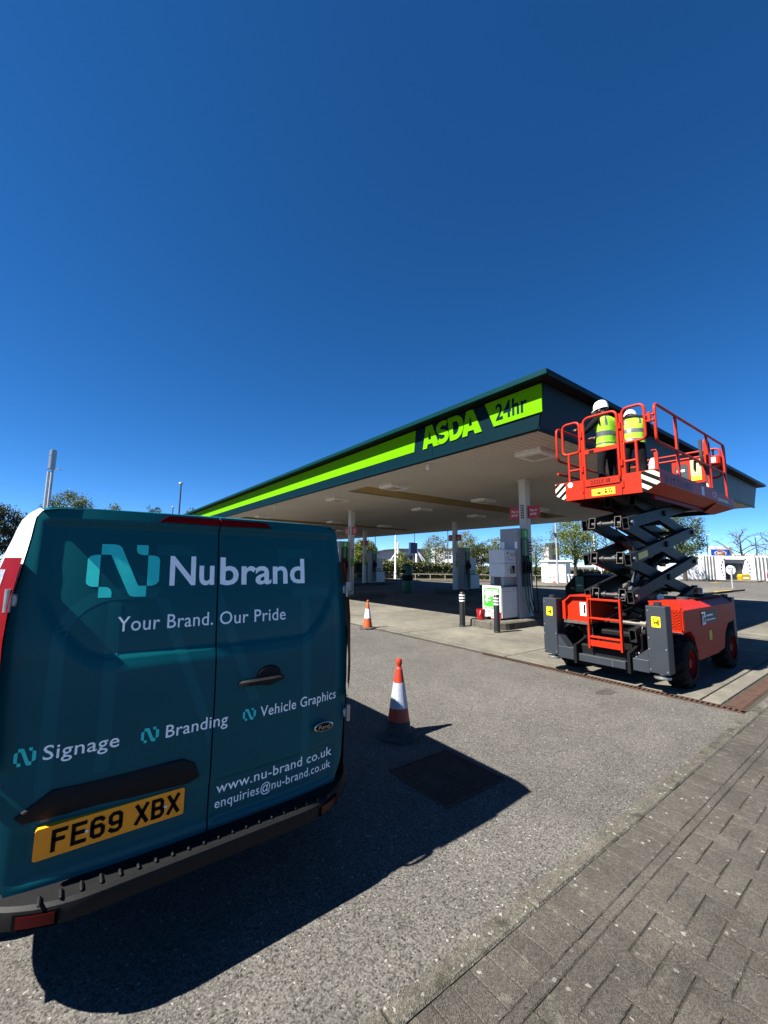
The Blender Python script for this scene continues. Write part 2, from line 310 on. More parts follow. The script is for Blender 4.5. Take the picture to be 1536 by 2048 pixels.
M['leaf_pale'] = leaf_mat('leaf_pale', (.05, .065, .022), (.15, .17, .055)); M['leaf_dark'] = leaf_mat('leaf_dark', (.006, .013, .005), (.026, .038, .012), .2); M['leaf_hedge'] = leaf_mat('leaf_hedge', (.014, .024, .004), (.075, .085, .012), .25)
# ---------------------------------------------------------------- ground, forecourt slabs, kerb, drain, brick paving
KX, KY = 6.65, 1.44                              # forecourt edge (along y) and paving edge (along x)
g = MB(); g.add([(-700, -700, 0), (900, -700, 0), (900, 900, 0), (-700, 900, 0)], [(0, 1, 2, 3)])
tag(g.build('asphalt_ground', M['asphalt']), kind='structure')
fc = MB(); fc.add([(KX, KY + .02, .004), (30, KY + .02, .004), (30, 44, .004), (KX, 44, .004)], [(0, 1, 2, 3)])
forecourt = tag(fc.build('forecourt', M['joint']), kind='structure')
xs = [KX + .015, KX + .30, 11.2, 15.6, 20.0, 24.4, 30]; ys = [1.93, 4.95, 8.05, 11.6, 15.2, 18.8, 22.4, 26, 30, 35, 44]
def slab(x0, x1, y0, y1, dz):
    g_ = .012
    MB().box(x0 + g_, x1 - g_, y0 + g_, y1 - g_, .004, .022 + dz, 0, .006).build('slab', M['concrete'], forecourt)
for i in range(len(xs) - 1):
    for j in range(len(ys) - 1): slab(xs[i], xs[i + 1], ys[j], ys[j + 1], random.uniform(0, .003))
for i in range(6): slab(xs[1] + i * 3.8, xs[1] + (i + 1) * 3.8, KY + .27, 1.93, random.uniform(0, .003))
slab(xs[0], xs[1], KY + .27, 1.93, 0)
# drain channels with slotted iron covers
dr = tag(MB().box(KX - .13, KX + .005, KY + .03, 4.3, -.05, .006).build('drain_channel', M['gap_black']), kind='structure')
bar = MB().box(-.06, .06, -.014, .014, 0, .008, 0, .003).mesh('grate_bar', M['rust'])
def bars(par, pts, rz):
    for p in pts:
        o = bpy.data.objects.new('grate_bar', bar); COL.objects.link(o); o.parent = par; o.location = p; o.rotation_euler.z = rz
bars(dr, [(KX - .065, KY + .08 + i * .056, .007) for i in range(70)], 0)
MB().box(KX - .135, KX - .122, KY + .03, 4.3, 0, .014).build('grate_rim', M['rust'], dr); MB().box(KX - .006, KX + .006, KY + .03, 4.3, 0, .014).build('grate_rim', M['rust'], dr)
dr2 = tag(MB().box(KX + .02, 29, KY + .06, KY + .25, -.02, .010, 0).build('drain_cover', M['rust']), kind='structure')
for i in range(44): MB().box(KX + .03 + i * .5, KX + .515 + i * .5, KY + .075, KY + .235, .010, .018, 0, .003).build('cover_plate', M['rust'], dr2)
# edge joint of the asphalt along the slabs
tag(MB().box(KX - .06, KX + .0, 4.3, 44, 0, .005).build('joint_strip', M['joint']), kind='structure')
# brick paving: a kerb course, a soldier course and 90 degree herringbone, bricks 215 x 102 mm
pv = MB(); pv.add([(-6, -9, .0112), (60, -9, .0112), (60, KY, .0112), (-6, KY, .0112)], [(0, 1, 2, 3)])
paving = tag(pv.build('brick_paving', M['joint']), kind='structure')
U = .1125; Z0 = .006
def wob(mb, a=.0022):
    mb.v = [(x + random.uniform(-a, a), y + random.uniform(-a, a), z + (random.uniform(-a, a) * .6 if z > .01 else 0)) for x, y, z in mb.v]; return mb
def bmesh_var(sx, sy, h, k, mat, c=.004): return [wob(MB().box(-sx / 2, sx / 2, -sy / 2, sy / 2, 0, h, 0, c), .0018).mesh('brick', mat) for _ in range(k)]
kerbs = bmesh_var(.905, .099, .018, 5, M['kerbstone'], .010); sold = bmesh_var(.1085, .204, .0125, 5, M['brick']); brk = bmesh_var(.2195, .1045, .0125, 8, M['brick']); half = bmesh_var(.108, .107, .0125, 3, M['brick']); cut = bmesh_var(.2195, .047, .0125, 4, M['brick'])
def put(me, name, x, y, rz=0, z=Z0, par=paving):
    o = bpy.data.objects.new(name, me); COL.objects.link(o); o.parent = par; o.location = (x, y, z + random.uniform(-.0025, .0025)); o.rotation_euler = (random.uniform(-.008, .008), random.uniform(-.008, .008), rz + random.uniform(-.008, .008)); return o
for i in range(14): put(random.choice(kerbs), 'kerb_stone', -3.0 + i * .912, KY - .052)
far = MB()
def into(me, x, y, rz, z=Z0):
    c, s = math.cos(rz), math.sin(rz); far.add([(x + c * v.co.x - s * v.co.y, y + s * v.co.x + c * v.co.y, z + v.co.z + random.uniform(-.002, .002)) for v in me.vertices], [tuple(p.vertices) for p in me.polygons])
def seen(x, y): return -.3 < x < 6.3 and y > .38 + .165 * (x - 2.3) and y > 1.9 - .78 * x - .25
n_ind = 0
for i in range(110):
    x = -3 + .056 + i * .1125
    if seen(x, 1.23): put(random.choice(sold), 'brick', x, 1.233)
    else: into(random.choice(sold), x, 1.233, 0)
cand = []; halves = []
for i in range(-30, 90):
    for j in range(0, 34):
        k = (i + j) % 4                          # 90 degree herringbone on the unit grid, rows run away from the kerb
        cx, cy = i * U, 1.078 - j * U
        if k == 0: cand.append((cx + U, cy - U / 2, 0))
        elif k == 2: cand.append((cx + U / 2, cy - U, PI / 2))
        elif k == 3 and j == 0: halves.append((cx + U / 2, cy - U / 2))
for cx, cy, rz in cand:
    if seen(cx, cy) and n_ind < 290: put(random.choice(brk), 'brick', cx, cy, rz); n_ind += 1
    else: into(random.choice(brk), cx, cy, rz)
for cx, cy in halves:
    if seen(cx, cy): put(random.choice(half), 'brick', cx, cy)
    else: into(random.choice(half), cx, cy, 0)
for i in range(40):
    x = -2.6 + i * .225
    if seen(x, 1.10): put(random.choice(cut), 'brick', x, 1.104)
    else: into(random.choice(cut), x, 1.104, 0)
fo = far.build('brick_field', M['brick'], paving, fix=False); fo['kind'] = 'stuff'
# loose chips of stone lying about
ch = MB()
for _ in range(420):
    x = random.uniform(.0, 7); y = random.uniform(.5, 7); r = random.choice((.003, .004, .004, .006, .009)) * random.uniform(.7, 1.3)
    if y < KY and not seen(x, y): continue
    z = .018 if y < KY else .0
    t = [(random.gauss(0, 1), random.gauss(0, 1), abs(random.gauss(0, .7))) for _ in range(6)]
    ch.add([(x + a * r * .6, y + b * r * .6, z + c * r * .5) for a, b, c in t] , [(0, 1, 2), (0, 2, 3), (0, 3, 4), (1, 2, 5), (2, 3, 5), (3, 4, 5), (0, 1, 4), (1, 4, 5)])
co = ch.build('stone_chips', M['kerbstone'], fix=True); tag(co, 'loose pale stone chips scattered over asphalt and paving', 'gravel', kind='stuff')
# manhole cover
mh = thing('manhole_cover', 'square iron manhole cover in the asphalt within the van shadow', 'manhole cover', (2.62, 2.56, 0))
fr = MB()
for a in ((2.28, 2.96, 2.22, 2.245), (2.28, 2.96, 2.865, 2.89), (2.28, 2.305, 2.245, 2.865), (2.935, 2.96, 2.245, 2.865)): fr.box(*a, -.01, .009, 0, .003)
fr.build('frame', M['rust'], mh)
for (x0, x1) in ((2.312, 2.617), (2.623, 2.928)):
    pl = MB().box(x0, x1, 2.252, 2.858, -.01, .006, 0, .002).build('cover_plate', M['rust'], mh)
    st = MB()
    for i in range(7):
        for j in range(14):
            if not (4 < j < 9 and 1 < i < 5): st.box(x0 + .022 + i * .042, x0 + .04 + i * .042, 2.275 + j * .042, 2.293 + j * .042, .006, .0105)
    o = st.build('studs', M['rust'], pl); o['kind'] = 'stuff'
# oil stain patches are part of the old asphalt surface
st = ground_mat('oil_stain', (.022, .020, .018), (.066, .06, .053), (.1, .09, .08), .98, 150, .5, soft=True)
sm = MB(); c0 = (6.05, 2.83)
sm.add([(c0[0] + .17 * math.cos(a) * (1 + .25 * math.sin(3 * a)), c0[1] + .12 * math.sin(a) * (1 + .3 * math.cos(2 * a)), .004) for a in [i * PI / 10 for i in range(20)]], [tuple(range(20))])
tag(sm.build('oil_stain', st), kind='structure')
# ---------------------------------------------------------------- fuel canopy with fascia, letters, soffit, columns
CX0, CX1, CY0, CY1, CZ = 7.1, 24.0, 4.35, 40.0, 4.4
can = thing('fuel_canopy', 'big flat fuel station canopy with dark green fascia and lime green signs', 'canopy', (15.5, 22, 0))
FT = 5.29; sl = .13                              # fascia top, outward lean of the front face
n = 12; dy = (CY1 - CY0) / n
for i in range(n): MB().box(CX0, CX0 + .05, CY0 + i * dy + (.004 if i else 0), CY0 + (i + 1) * dy - .004, CZ - .0, FT, 0, .004).build('fascia_panel', M['fascia'], can)
MB().box(CX0 - .025, CX0 + .09, CY0, CY1, CZ - .03, CZ + .035, 0, .008).build('bottom_trim', M['fascia'], can)
n = 7; dx = (CX1 - CX0) / n
for i in range(n):
    x0, x1 = CX0 + i * dx + .003 + (0 if i else .055), CX0 + (i + 1) * dx - .003
    MB().prism([(CY0, CZ), (CY0 - sl, FT), (CY0 - sl + .05, FT), (CY0 + .05, CZ)], 'yz', x0, x1).build('fascia_panel', M['fascia_front'], can)
MB().prism([(CY0, CZ), (CY0 - sl, FT), (CY0 + .12, FT), (CY0 + .12, CZ)], 'yz', CX0 - .002, CX0 + .052).build('corner_piece', M['fascia'], can)
MB().box(CX0, CX1, CY0 - .02, CY0 + .06, CZ - .032, CZ + .03, 0, .006).build('bottom_trim', M['fascia_front'], can)
for i in range(6): MB().box(CX1 - .05, CX1, CY0 + .055 + i * 5.9, CY0 + .05 + (i + 1) * 5.9, CZ, FT).build('fascia_panel', M['fascia_front'], can)
MB().box(CX0, CX1, CY1 - .05, CY1, CZ, FT).build('end_fascia', M['fascia_front'], can)
# overhanging flange round the top and the roof deck
FX, FY = CX0 - .31, CY0 - .40
n = 8; L = (CY1 - FY) / n
for i in range(n): MB().box(FX, FX + .05, FY + i * L + .002, FY + (i + 1) * L - .002, FT + .0, FT + .115, 0, .01).build('flange', M['flange'], can)
n = 5; L = (CX1 + .3 - FX - .052) / n
for i in range(n): MB().box(FX + .052 + i * L, FX + .05 + (i + 1) * L, FY, FY + .05, FT, FT + .115, 0, .01).build('flange', M['fascia_front'], can)
MB().box(CX1 + .25, CX1 + .3, FY + .06, CY1, FT, FT + .115).build('flange', M['fascia_front'], can)
MB().box(FX + .052, CX1 + .248, FY + .052, CY1, FT + .02, FT + .08).build('roof_deck', M['lift_black'], can)
# soffit in narrow profiled planks running across, with two recessed gutters
gut = [(11.6, 12.95), (24.0, 25.3)]
s = MB(); y = CY0 + .07; p = .15
def plank(x0, x1, y):
    s.add([(x0, y, CZ + .03), (x0, y + .02, CZ + .012), (x0, y + .13, CZ + .012), (x0, y + p, CZ + .03), (x1, y, CZ + .03), (x1, y + .02, CZ + .012), (x1, y + .13, CZ + .012), (x1, y + p, CZ + .03)], [(0, 1, 5, 4), (1, 2, 6, 5), (2, 3, 7, 6)])
while y < CY1 - .2:
    if any(a <= y + p / 2 <= b for a, b in gut): plank(CX0 + .05, CX0 + 1.0, y); plank(21.5, CX1 - .05, y)
    else: plank(CX0 + .05, CX1 - .05, y)
    y += p
so = s.build('soffit', M['soffit'], can, fix=False); so['kind'] = 'stuff'
for a, b in gut:
    q = MB(); ya, yb = a - .03, b + .07; x0, x1 = CX0 + 1.0, 21.5
    q.add([(x0, ya, CZ + .03), (x1, ya, CZ + .03), (x1, ya + .3, CZ + .3), (x0 + .3, ya + .3, CZ + .3), (x0 + .3, yb - .3, CZ + .3), (x1, yb - .3, CZ + .3), (x1, yb, CZ + .03), (x0, yb, CZ + .03)], [(0, 1, 2, 3), (3, 2, 5, 4), (4, 5, 6, 7), (0, 3, 4, 7), (1, 6, 5, 2)])
    q.build('gutter_recess', M['gutter'], can, fix=False)
MB().box(CX0 + .06, CX1 - .06, CY0 + .06, CY1 - .06, CZ + .32, CZ + .36).build('ceiling_void', M['lift_black'], can)
# signs on the side fascia (x = 7.1 plane, a = -y so text reads left to right)
def onf(d): return lambda a, b: (CX0 - d, -a, b)
S0, S1 = 4.70, 5.275
for i, (ya, yb) in enumerate(((8.0, 16), (16.004, 24), (24.004, 32), (32.004, 39.9))):
    pts = [(ya, S0), (yb, S0), (yb, S1), (ya - (.06 if i == 0 else 0), S1)]
    MB().prism(pts, 'yz', CX0 - .012, CX0 - .002).build('lime_stripe', M['lime'], can)
b = MB().prism([(4.24, S0), (5.39, S0), (5.62, S1), (4.24, S1)], 'yz', CX0 - .03, CX0 - .002).build('lime_panel', M['lime'], can)
t = MB(); flat_on(t, lettering('24hr', -5.33, -4.56, 4.815, .345, .022, 1.05), onf(.034)); t.build('lettering', M['fascia'], b)
# heavy letters A S D A, drawn as outlines with holes (y falls from left to right)
zt, zb = 5.272, 4.682; zh = zt - zb; pf = lambda a, b, d: (d, a, b)
def letter(outer, holes=()): return MB().solid(outer, holes, pf, CX0 - .022, CX0 - .002).build('letter', M['lime'], can)
def big_a(y0, y1, t0, t1):
    f = lambda a, h: (y0 + (y1 - y0) * a, zb + zh * h); A_ = lambda y: (y - y0) / (y1 - y0); p, q_ = A_(t0), A_(t1)
    letter([f(0, 0), f(.27, 0), f(.31, .17), f(.60, .17), f(.66, 0), f(1, 0), f(q_, 1), f(p, 1)], [[f(.355, .36), f(.535, .36), f((p + q_) / 2 + .02, .80)]])
big_a(7.655, 7.06, 7.535, 7.31); big_a(6.30, 5.725, 6.165, 5.965)
cy, w_ = 6.945, .235                             # S as one bent ribbon
path = []
c1, c2, ra = zb + zh * .70, zb + zh * .295, zh * .30
for i in range(13): a = math.radians(38 + 232 * i / 12); path.append((cy - .01 - .155 * math.cos(a), c1 + (zh * .195) * math.sin(a)))
for i in range(13): a = math.radians(90 - 232 * i / 12); path.append((cy + .01 - .165 * math.cos(a), c2 + (zh * .195) * math.sin(a)))
hw = zh * .105; L_, R_ = [], []
for i, (y_, z_) in enumerate(path):
    p0_, p1_ = path[max(0, i - 1)], path[min(len(path) - 1, i + 1)]; dy_, dz_ = p1_[0] - p0_[0], p1_[1] - p0_[1]; l_ = math.hypot(dy_, dz_); ny, nz_ = -dz_ / l_ * hw * 1.1, dy_ / l_ * hw; L_.append((y_ + ny, z_ + nz_)); R_.append((y_ - ny, z_ - nz_))
letter(L_ + R_[::-1])
d0, d1 = 6.765, 6.255
arc = lambda r, h, c_: [(c_ - r * math.sin(a), zb + zh * .5 + h * -math.cos(a)) for a in [PI * i / 14 for i in range(15)]]
letter([(6.685, zb)] + arc(.27, zh * .5, 6.525) + [(d0, zt)], [[(6.575, zb + zh * .22)] + arc(.125, zh * .28, 6.525) + [(6.605, zb + zh * .78)]])
# columns with price strips, and the two red panels beside each
pay_lab = {0: 'red Pay at pump panel {} of the front column by the near pump', 1: 'red Pay at pump panel {} of the second column beside the van edge', 2: 'small dark red Pay at pump panel {} of the far middle column'}
ci = 0
for cx, cy in ((11.22, 7.45), (11.27, 17.5), (19.1, 17.7), (11.27, 27.5), (19.1, 27.6), (19.1, 7.5), (11.27, 36.5), (19.1, 36.5)):
    c = MB().box(cx - .125, cx + .125, cy - .125, cy + .125, .02, CZ + .03, 0, .012).build('column', M['column_white'], can)
    MB().box(cx - .16, cx + .16, cy - .16, cy + .16, CZ - .05, CZ + .012, 0, .01).build('column_cap', M['column_white'], c)
    k = MB()
    for j in range(5): k.box(cx - .06, cx + .1, cy - .131, cy - .1255, 2.05 + j * .09, 2.09 + j * .09)
    k.build('price_strip', M['ink_black'], c)
    MB().box(cx - .1, cx + .115, cy - .131, cy - .1255, 1.72, 2.0).build('green_strip', M['sign_green'], c); MB().box(cx - .1, cx + .115, cy - .131, cy - .1255, 1.58, 1.715).build('yellow_strip', M['sign_yellow'], c)
    k = MB()
    for j, (a, b_) in enumerate(((-.05, -.03), (-.02, .0), (.015, .035), (.045, .06))):
        for z in range(6): k.box(cx - .131, cx - .1255, cy + a, cy + b_, 3.16 + z * .075 + j * .008, 3.21 + z * .075 + j * .008)
    if ci < 2: k.build('small_print', M['ink_black'], c)
    if ci < 5:
        zz = 3.17 if cx < 15 else 3.2
        for sd, (ya, yb) in (('left', (cy + .127, cy + .53)), ('right', (cy - .53, cy - .127))):
            nm = {0: 'front column by the near pump', 1: 'column just right of the van', 2: 'column in the middle distance', 3: 'third column behind the van', 4: 'farthest column'}[ci]
            sg = thing('pay_sign', f'red Pay at pump panel, {sd} of the {nm}', 'sign', (cx - .02, (ya + yb) / 2, zz), 'pay at pump panels on the columns')
            MB().box(cx - .035, cx - .005, ya, yb, zz, zz + .39, 0, .006).build('panel', M['sign_red'], sg)
            t = MB(); fn = lambda a, b: (cx - .0375, -a, b); w_ = yb - ya
            flat_on(t, lettering('Pay at', -yb + w_ * .2, -ya - w_ * .2, zz + .215, .075, .01), fn); flat_on(t, lettering('pump', -yb + w_ * .2, -ya - w_ * .25, zz + .105, .075, .01), fn)
            t.build('lettering', M['sign_white'], sg)
    ci += 1
# box lights under the soffit
k = 0
rowname = {5.4: 'nearest row', 10.85: 'row before the first gutter', 14.6: 'row behind the first gutter', 22.9: 'row before the far gutter', 28.5: 'farthest row'}
for y in (5.4, 10.85, 14.6, 22.9, 28.5):
    for x in (8.7, 13.45, 17.5):
        if y == 28.5 and x < 10: continue
        t = thing('canopy_light', f'white box light under the canopy, {rowname[y]}, {"by the sign fascia" if x < 10 else "in the middle" if x < 15 else "on the far side"}', 'light', (x, y, CZ + .012), 'box lights under the canopy')
        hb = MB().prism([(x - .40, CZ + .012), (x - .40, CZ - .07), (x - .36, CZ - .1), (x + .36, CZ - .1), (x + .40, CZ - .07), (x + .40, CZ + .012)], 'xz', y - .34, y + .34).build('housing', M['light_box'], t)
        MB().box(x - .20, x + .20, y - .20, y + .20, CZ - .108, CZ - .1).build('diffuser', M['diffuser'], t)
for i, (x, y) in enumerate(((7.5, 7.9), (7.42, 18.1))):
    t = MB().cyl((x, y, CZ + .012), (x, y, CZ - .05), .045, n=12).lathe([(.001, CZ - .16), (.05, CZ - .14), (.065, CZ - .1), (.055, CZ - .05)], (x, y, 0), 14)
    single('dome_camera', t, M['light_box'], f'small white dome camera under the canopy edge, {"below the big letters" if i == 0 else "farther along the green stripe"}', 'camera', (x, y, CZ), 'dome cameras', 40)
# ---------------------------------------------------------------- pump islands, pumps, bollards, cones and small things
def island(x0, x1, yc, hw=.62, lab=''):
    base = tag(MB().box(x0 + .16, x1 - .16, yc - hw + .16, yc + hw - .16, .02, .20).build('pump_island', M['concrete']), kind='structure')
    pts = rrect(x0, x1, yc - hw, yc + hw, .35, 4)
    dense = []                                   # kerb stones round the rim
    for i in range(len(pts)):
        a, b = Vector(pts[i]), Vector(pts[(i + 1) % len(pts)]); L = (b - a).length; k = max(1, round(L / .62))
        for j in range(k): dense.append((a + (b - a) * (j / k), a + (b - a) * ((j + 1) / k)))
    cen = Vector(((x0 + x1) / 2, yc))
    grp = []; acc = []
    for a, b in dense:
        acc.append((a, b))
        if sum((q - p).length for p, q in acc) > .42: grp.append(acc); acc = []
    if acc: grp.append(acc)
    for g_ in grp:
        q = MB(); loop = [g_[0][0]] + [b for a, b in g_]
        def inn(p):
            cx = min(max(p.x, x0 + .35), x1 - .35); cy = min(max(p.y, yc - hw + .35), yc + hw - .35); c = Vector((cx, cy)); d = (p - c); return p - d.normalized() * .17 if d.length > .01 else p
        eps = [(p + (cen - p).normalized() * .0) for p in loop]
        s0 = (loop[1] - loop[0]).normalized() * .006; s1 = (loop[-1] - loop[-2]).normalized() * .006
        lp = [loop[0] + s0] + loop[1:-1] + [loop[-1] - s1]; n = len(lp); ri = [inn(p) for p in lp]
        def ring(z, inset): return [(p.x + (r.x - p.x) * inset, p.y + (r.y - p.y) * inset, z) for p, r in zip(lp, ri)]
        vs = ring(.02, 0) + ring(.185, .04) + ring(.212, .2) + ring(.212, 1) + ring(.02, 1)
        fs = [(r * n + i, r * n + i + 1, (r + 1) * n + i + 1, (r + 1) * n + i) for r in range(4) for i in range(n - 1)] + [tuple(r * n for r in range(5)), tuple(r * n + n - 1 for r in range(5))[::-1]]
        q.add(vs, fs); q.build('kerb_stone', M['kerbstone'], base)
    MB().box(x0 + .17, x1 - .17, yc - hw + .17, yc + hw - .17, .2, .206).build('top_slab', M['concrete'], base)
    return base
island(9.08, 15.6, 7.45); island(9.08, 13.2, 17.5); island(17.6, 22.3, 17.7); island(17.6, 22.3, 27.6); island(17.6, 22.3, 7.5)
def pump(x, yc, label, num, z=.212):
    """a dispenser facing -x: cabinet and payment terminal in front, hose tower behind"""
    t = thing('fuel_pump', label, 'fuel pump', (x, yc, z), 'fuel pumps under the canopy')
    y0, y1 = yc - .21, yc + .44
    cb = MB().box(x, x + .86, y0, y1, z + .04, z + .90, 0, .012).build('cabinet', M['pump_white'], t)
    MB().box(x - .012, x + .875, y0 - .012, y1 + .012, z + .902, z + .935, 0, .008).build('cabinet_top', M['pump_dark'], cb)
    MB().box(x + .02, x + .84, y0 + .02, y1 - .02, z, z + .04).build('plinth', M['lift_black'], cb)
    q = MB()
    for a in (.56, .78): q.cyl((x + a, y0 - .004, z + .83), (x + a, y0 + .01, z + .83), .018, n=10)
    q.build('lock', M['lift_black'], cb)
    MB().box(x + .05, x + .81, y0 - .0035, y0 + .001, z + .775, z + .779).build('panel_seam', M['pump_dark'], cb)
    ped = MB().box(x + .22, x + .80, y0 + .06, y1 - .1, z + .935, z + 1.18, 0, .01).build('pedestal', M['pump_grey'], t)
    MB().box(x + .214, x + .22, y0 + .18, y1 - .24, z + .95, z + 1.17).build('pedestal_inset', M['pump_dark'], ped)
    tb = MB().box(x + .17, x + .77, y0 - .005, y1 - .10, z + 1.18, z + 1.57, 0, .012).box(x + .17, x + .77, y0 - .005, y1 - .10, z + 1.575, z + 1.965, 0, .012).build('payment_terminal', M['pump_light'], t)
    yf = y0 - .006
    MB().box(x + .42, x + .58, yf - .004, yf, z + 1.76, z + 1.87).build('display', M['diffuser'], tb)
    MB().box(x + .42, x + .63, yf - .004, yf, z + 1.27, z + 1.50).build('screen', M['glass_dark'], tb)
    q = MB()
    for a, b_, w_, h_ in ((.3, 1.83, .04, .06), (.31, 1.72, .03, .03), (.36, 1.66, .03, .025), (.47, 1.66, .05, .02), (.33, 1.37, .035, .03)): q.box(x + a, x + a + w_, yf - .006, yf, z + b_, z + b_ + h_)
    q.build('card_slots', M['lift_black'], tb)
    q = MB()
    for a in range(4): q.box(x + .68, x + .70, yf - .004, yf, z + 1.3 + a * .055, z + 1.32 + a * .055); q.box(x + .64, x + .69, yf - .004, yf, z + 1.78 + a * .025, z + 1.79 + a * .025)
    q.build('keys', M['pump_dark'], tb)
    tw = MB().box(x + .72, x + 1.24, y0 - .08, y1 - .10, z, z + 2.60, 0, .015).build('tower', M['pump_grey'], t)
    MB().box(x + .715, x + .72, y0 - .06, y0 + .03, z + 2.0, z + 2.2).build('notice', M['sign_white'], tw); MB().box(x + .715, x + .72, y1 - .26, y1 - .14, z + 2.0, z + 2.2).build('notice', M['sign_white'], tw)
    for sd in (-1, 1):                           # nozzles and hoses on both flanks
        ys = (y0 - .08) if sd < 0 else (y1 - .10)
        pn = MB().box(x + .86, x + 1.22, ys + sd * .0, ys + sd * .035, z + .9, z + 2.3).build('nozzle_panel', M['pump_dark'], tw)
        MB().box(x + .99, x + 1.08, ys + sd * .035, ys + sd * .04, z + 1.75, z + 2.28).build('green_panel', M['sign_green'], pn)
        MB().box(x + .90, x + 1.2, ys, ys + sd * .045, z + 2.31, z + 2.58, 0, .01).build('number_panel', M['sign_green'], tw)
        tx = MB(); flat_on(tx, lettering(num, 0, .075, 0, .14, .02), lambda a, b, s_=sd: (x + 1.05 + (a - .04) * (-s_), ys + s_ * .048, z + 2.375 + b)); tx.build('number', M['sign_white'], tw)
        for k, hx in enumerate((.90, 1.02, 1.14)):
            yy = ys + sd * .07
            nz = MB().obox((x + hx, yy, z + 1.28), (x + hx, yy + sd * .03, z + 1.62), .07, .1, (1, 0, 0)).obox((x + hx, yy + sd * .05, z + 1.3), (x + hx - .06, yy + sd * .08, z + 1.52), .035, .05, (1, 0, 0)).cyl((x + hx, yy + sd * .02, z + 1.6), (x + hx, yy - sd * .02, z + 1.8), .018, n=8)
            nz.build('nozzle', M['lift_black'], t)
            d = .05 + .045 * k
            MB().tube(bend([(x + hx, yy, z + 1.28), (x + hx + .01, yy + sd * .03, z + .55), (x + hx + d, yy + sd * .1, z + .12), (x + hx + d * 2.2, yy + sd * .07, z + .2), (x + hx + d * 1.9, yy + sd * .02, z + 1.5)], .25, 8), .014, 8).build('hose', M['lift_black'] if k else M['bin_green'], t)
    return t
p0 = pump(9.67, 7.45, 'grey fuel pump number 3 with green poster, on the near island', '3')
ps = MB().box(9.645, 9.668, 7.25, 7.885, .42, 1.135, 0, .004).build('poster_board', M['sign_white'], p0)
MB().box(9.638, 9.645, 7.30, 7.84, .50, 1.085).build('green_sheet', M['sign_green'], ps)
q = MB(); fx = 9.636
def on_p(a, b): return (fx, -a, b)
flat_on(q, lettering('Safety starts here', -7.81, -7.35, 1.01, .042, .012), on_p); flat_on(q, lettering('Please turn off', -7.81, -7.42, .525, .04, .012), on_p)
q.prism([(7.80, .735), (7.72, .655), (7.70, .675), (7.735, .715), (7.60, .715), (7.60, .755), (7.735, .755), (7.70, .795), (7.72, .815)], 'yz', fx - .001, fx + .0015)
q.lathe([(.11, fx - .001), (.11, fx + .0015)], (0, 7.69, .915), 18, axis='x') ; q.lathe([(.10, fx - .001), (.10, fx + .0015)], (0, 7.43, .915), 18, axis='x'); q.box(fx - .001, fx + .0015, 7.55, 7.585, .84, .985)
q.build('pictograms', M['sign_white'], ps)
rp = MB().box(9.63, 9.66, 7.26, 7.62, .222, .415, 0, .004).build('red_notice', M['sign_red'], p0)
q = MB()
for i in range(4):
    for j in range(4): q.box(9.626, 9.63, 7.28 + j * .085, 7.34 + j * .085, .245 + i * .045, .27 + i * .045)
q.build('notice_text', M['sign_white'], rp)
pump(9.67, 17.5, 'grey fuel pump with green number panel half hidden behind the van edge', '1')
def pump_far(x, yc, label):
    c = copy_tree(pB, (x, yc, .212), PI, label); return c
pB = pump(20.85, 17.7, 'dark fuel pump beside the far middle column, facing away', '6'); pB.rotation_euler.z = PI
pump_far(20.85, 27.6, 'small distant fuel pump seen just right of the second column'); pump_far(20.85, 7.5, 'grey fuel pump seen through the scissor arms of the lift')
def bollard(x, y, label):
    t = thing('bollard', label, 'bollard', (x, y, .022), 'black bollards by the near pump island')
    MB().lathe([(.088, .02), (.088, .05), (.078, .06), (.078, .915), (.07, .95), (.045, .972), (.001, .978)], (x, y, 0), 24).build('post', M['bollard_black'], t, 40)
    for z in (.71, .785, .86): MB().lathe([(.078, z), (.0815, z + .002), (.0815, z + .032), (.078, z + .034)], (x, y, 0), 24).build('band', M['sign_white'], t, 40)
bollard(8.855, 7.963, 'black bollard with white bands left of the near pump, beside the red bucket'); bollard(8.84, 6.78, 'black bollard with white bands in front of the green pump poster')
b = thing('bucket', 'red plastic bucket on the kerb of the near pump island', 'bucket', (9.36, 7.72, .212))
MB().lathe([(.098, .213), (.125, .42), (.125, .47), (.132, .475), (.132, .49), (.118, .49), (.115, .42), (.09, .225)], (9.36, 7.72, 0), 22).build('shell', M['bucket_red'], b, 40)
MB().tube([(9.36 + .13 * math.cos(a) - .04 * math.sin(a), 7.72 + .135 * math.cos(a) * .8 + .02, .47 - .17 * math.sin(a)) for a in [i * PI / 12 for i in range(13)]], .006, 6).build('handle', M['sign_white'], b)
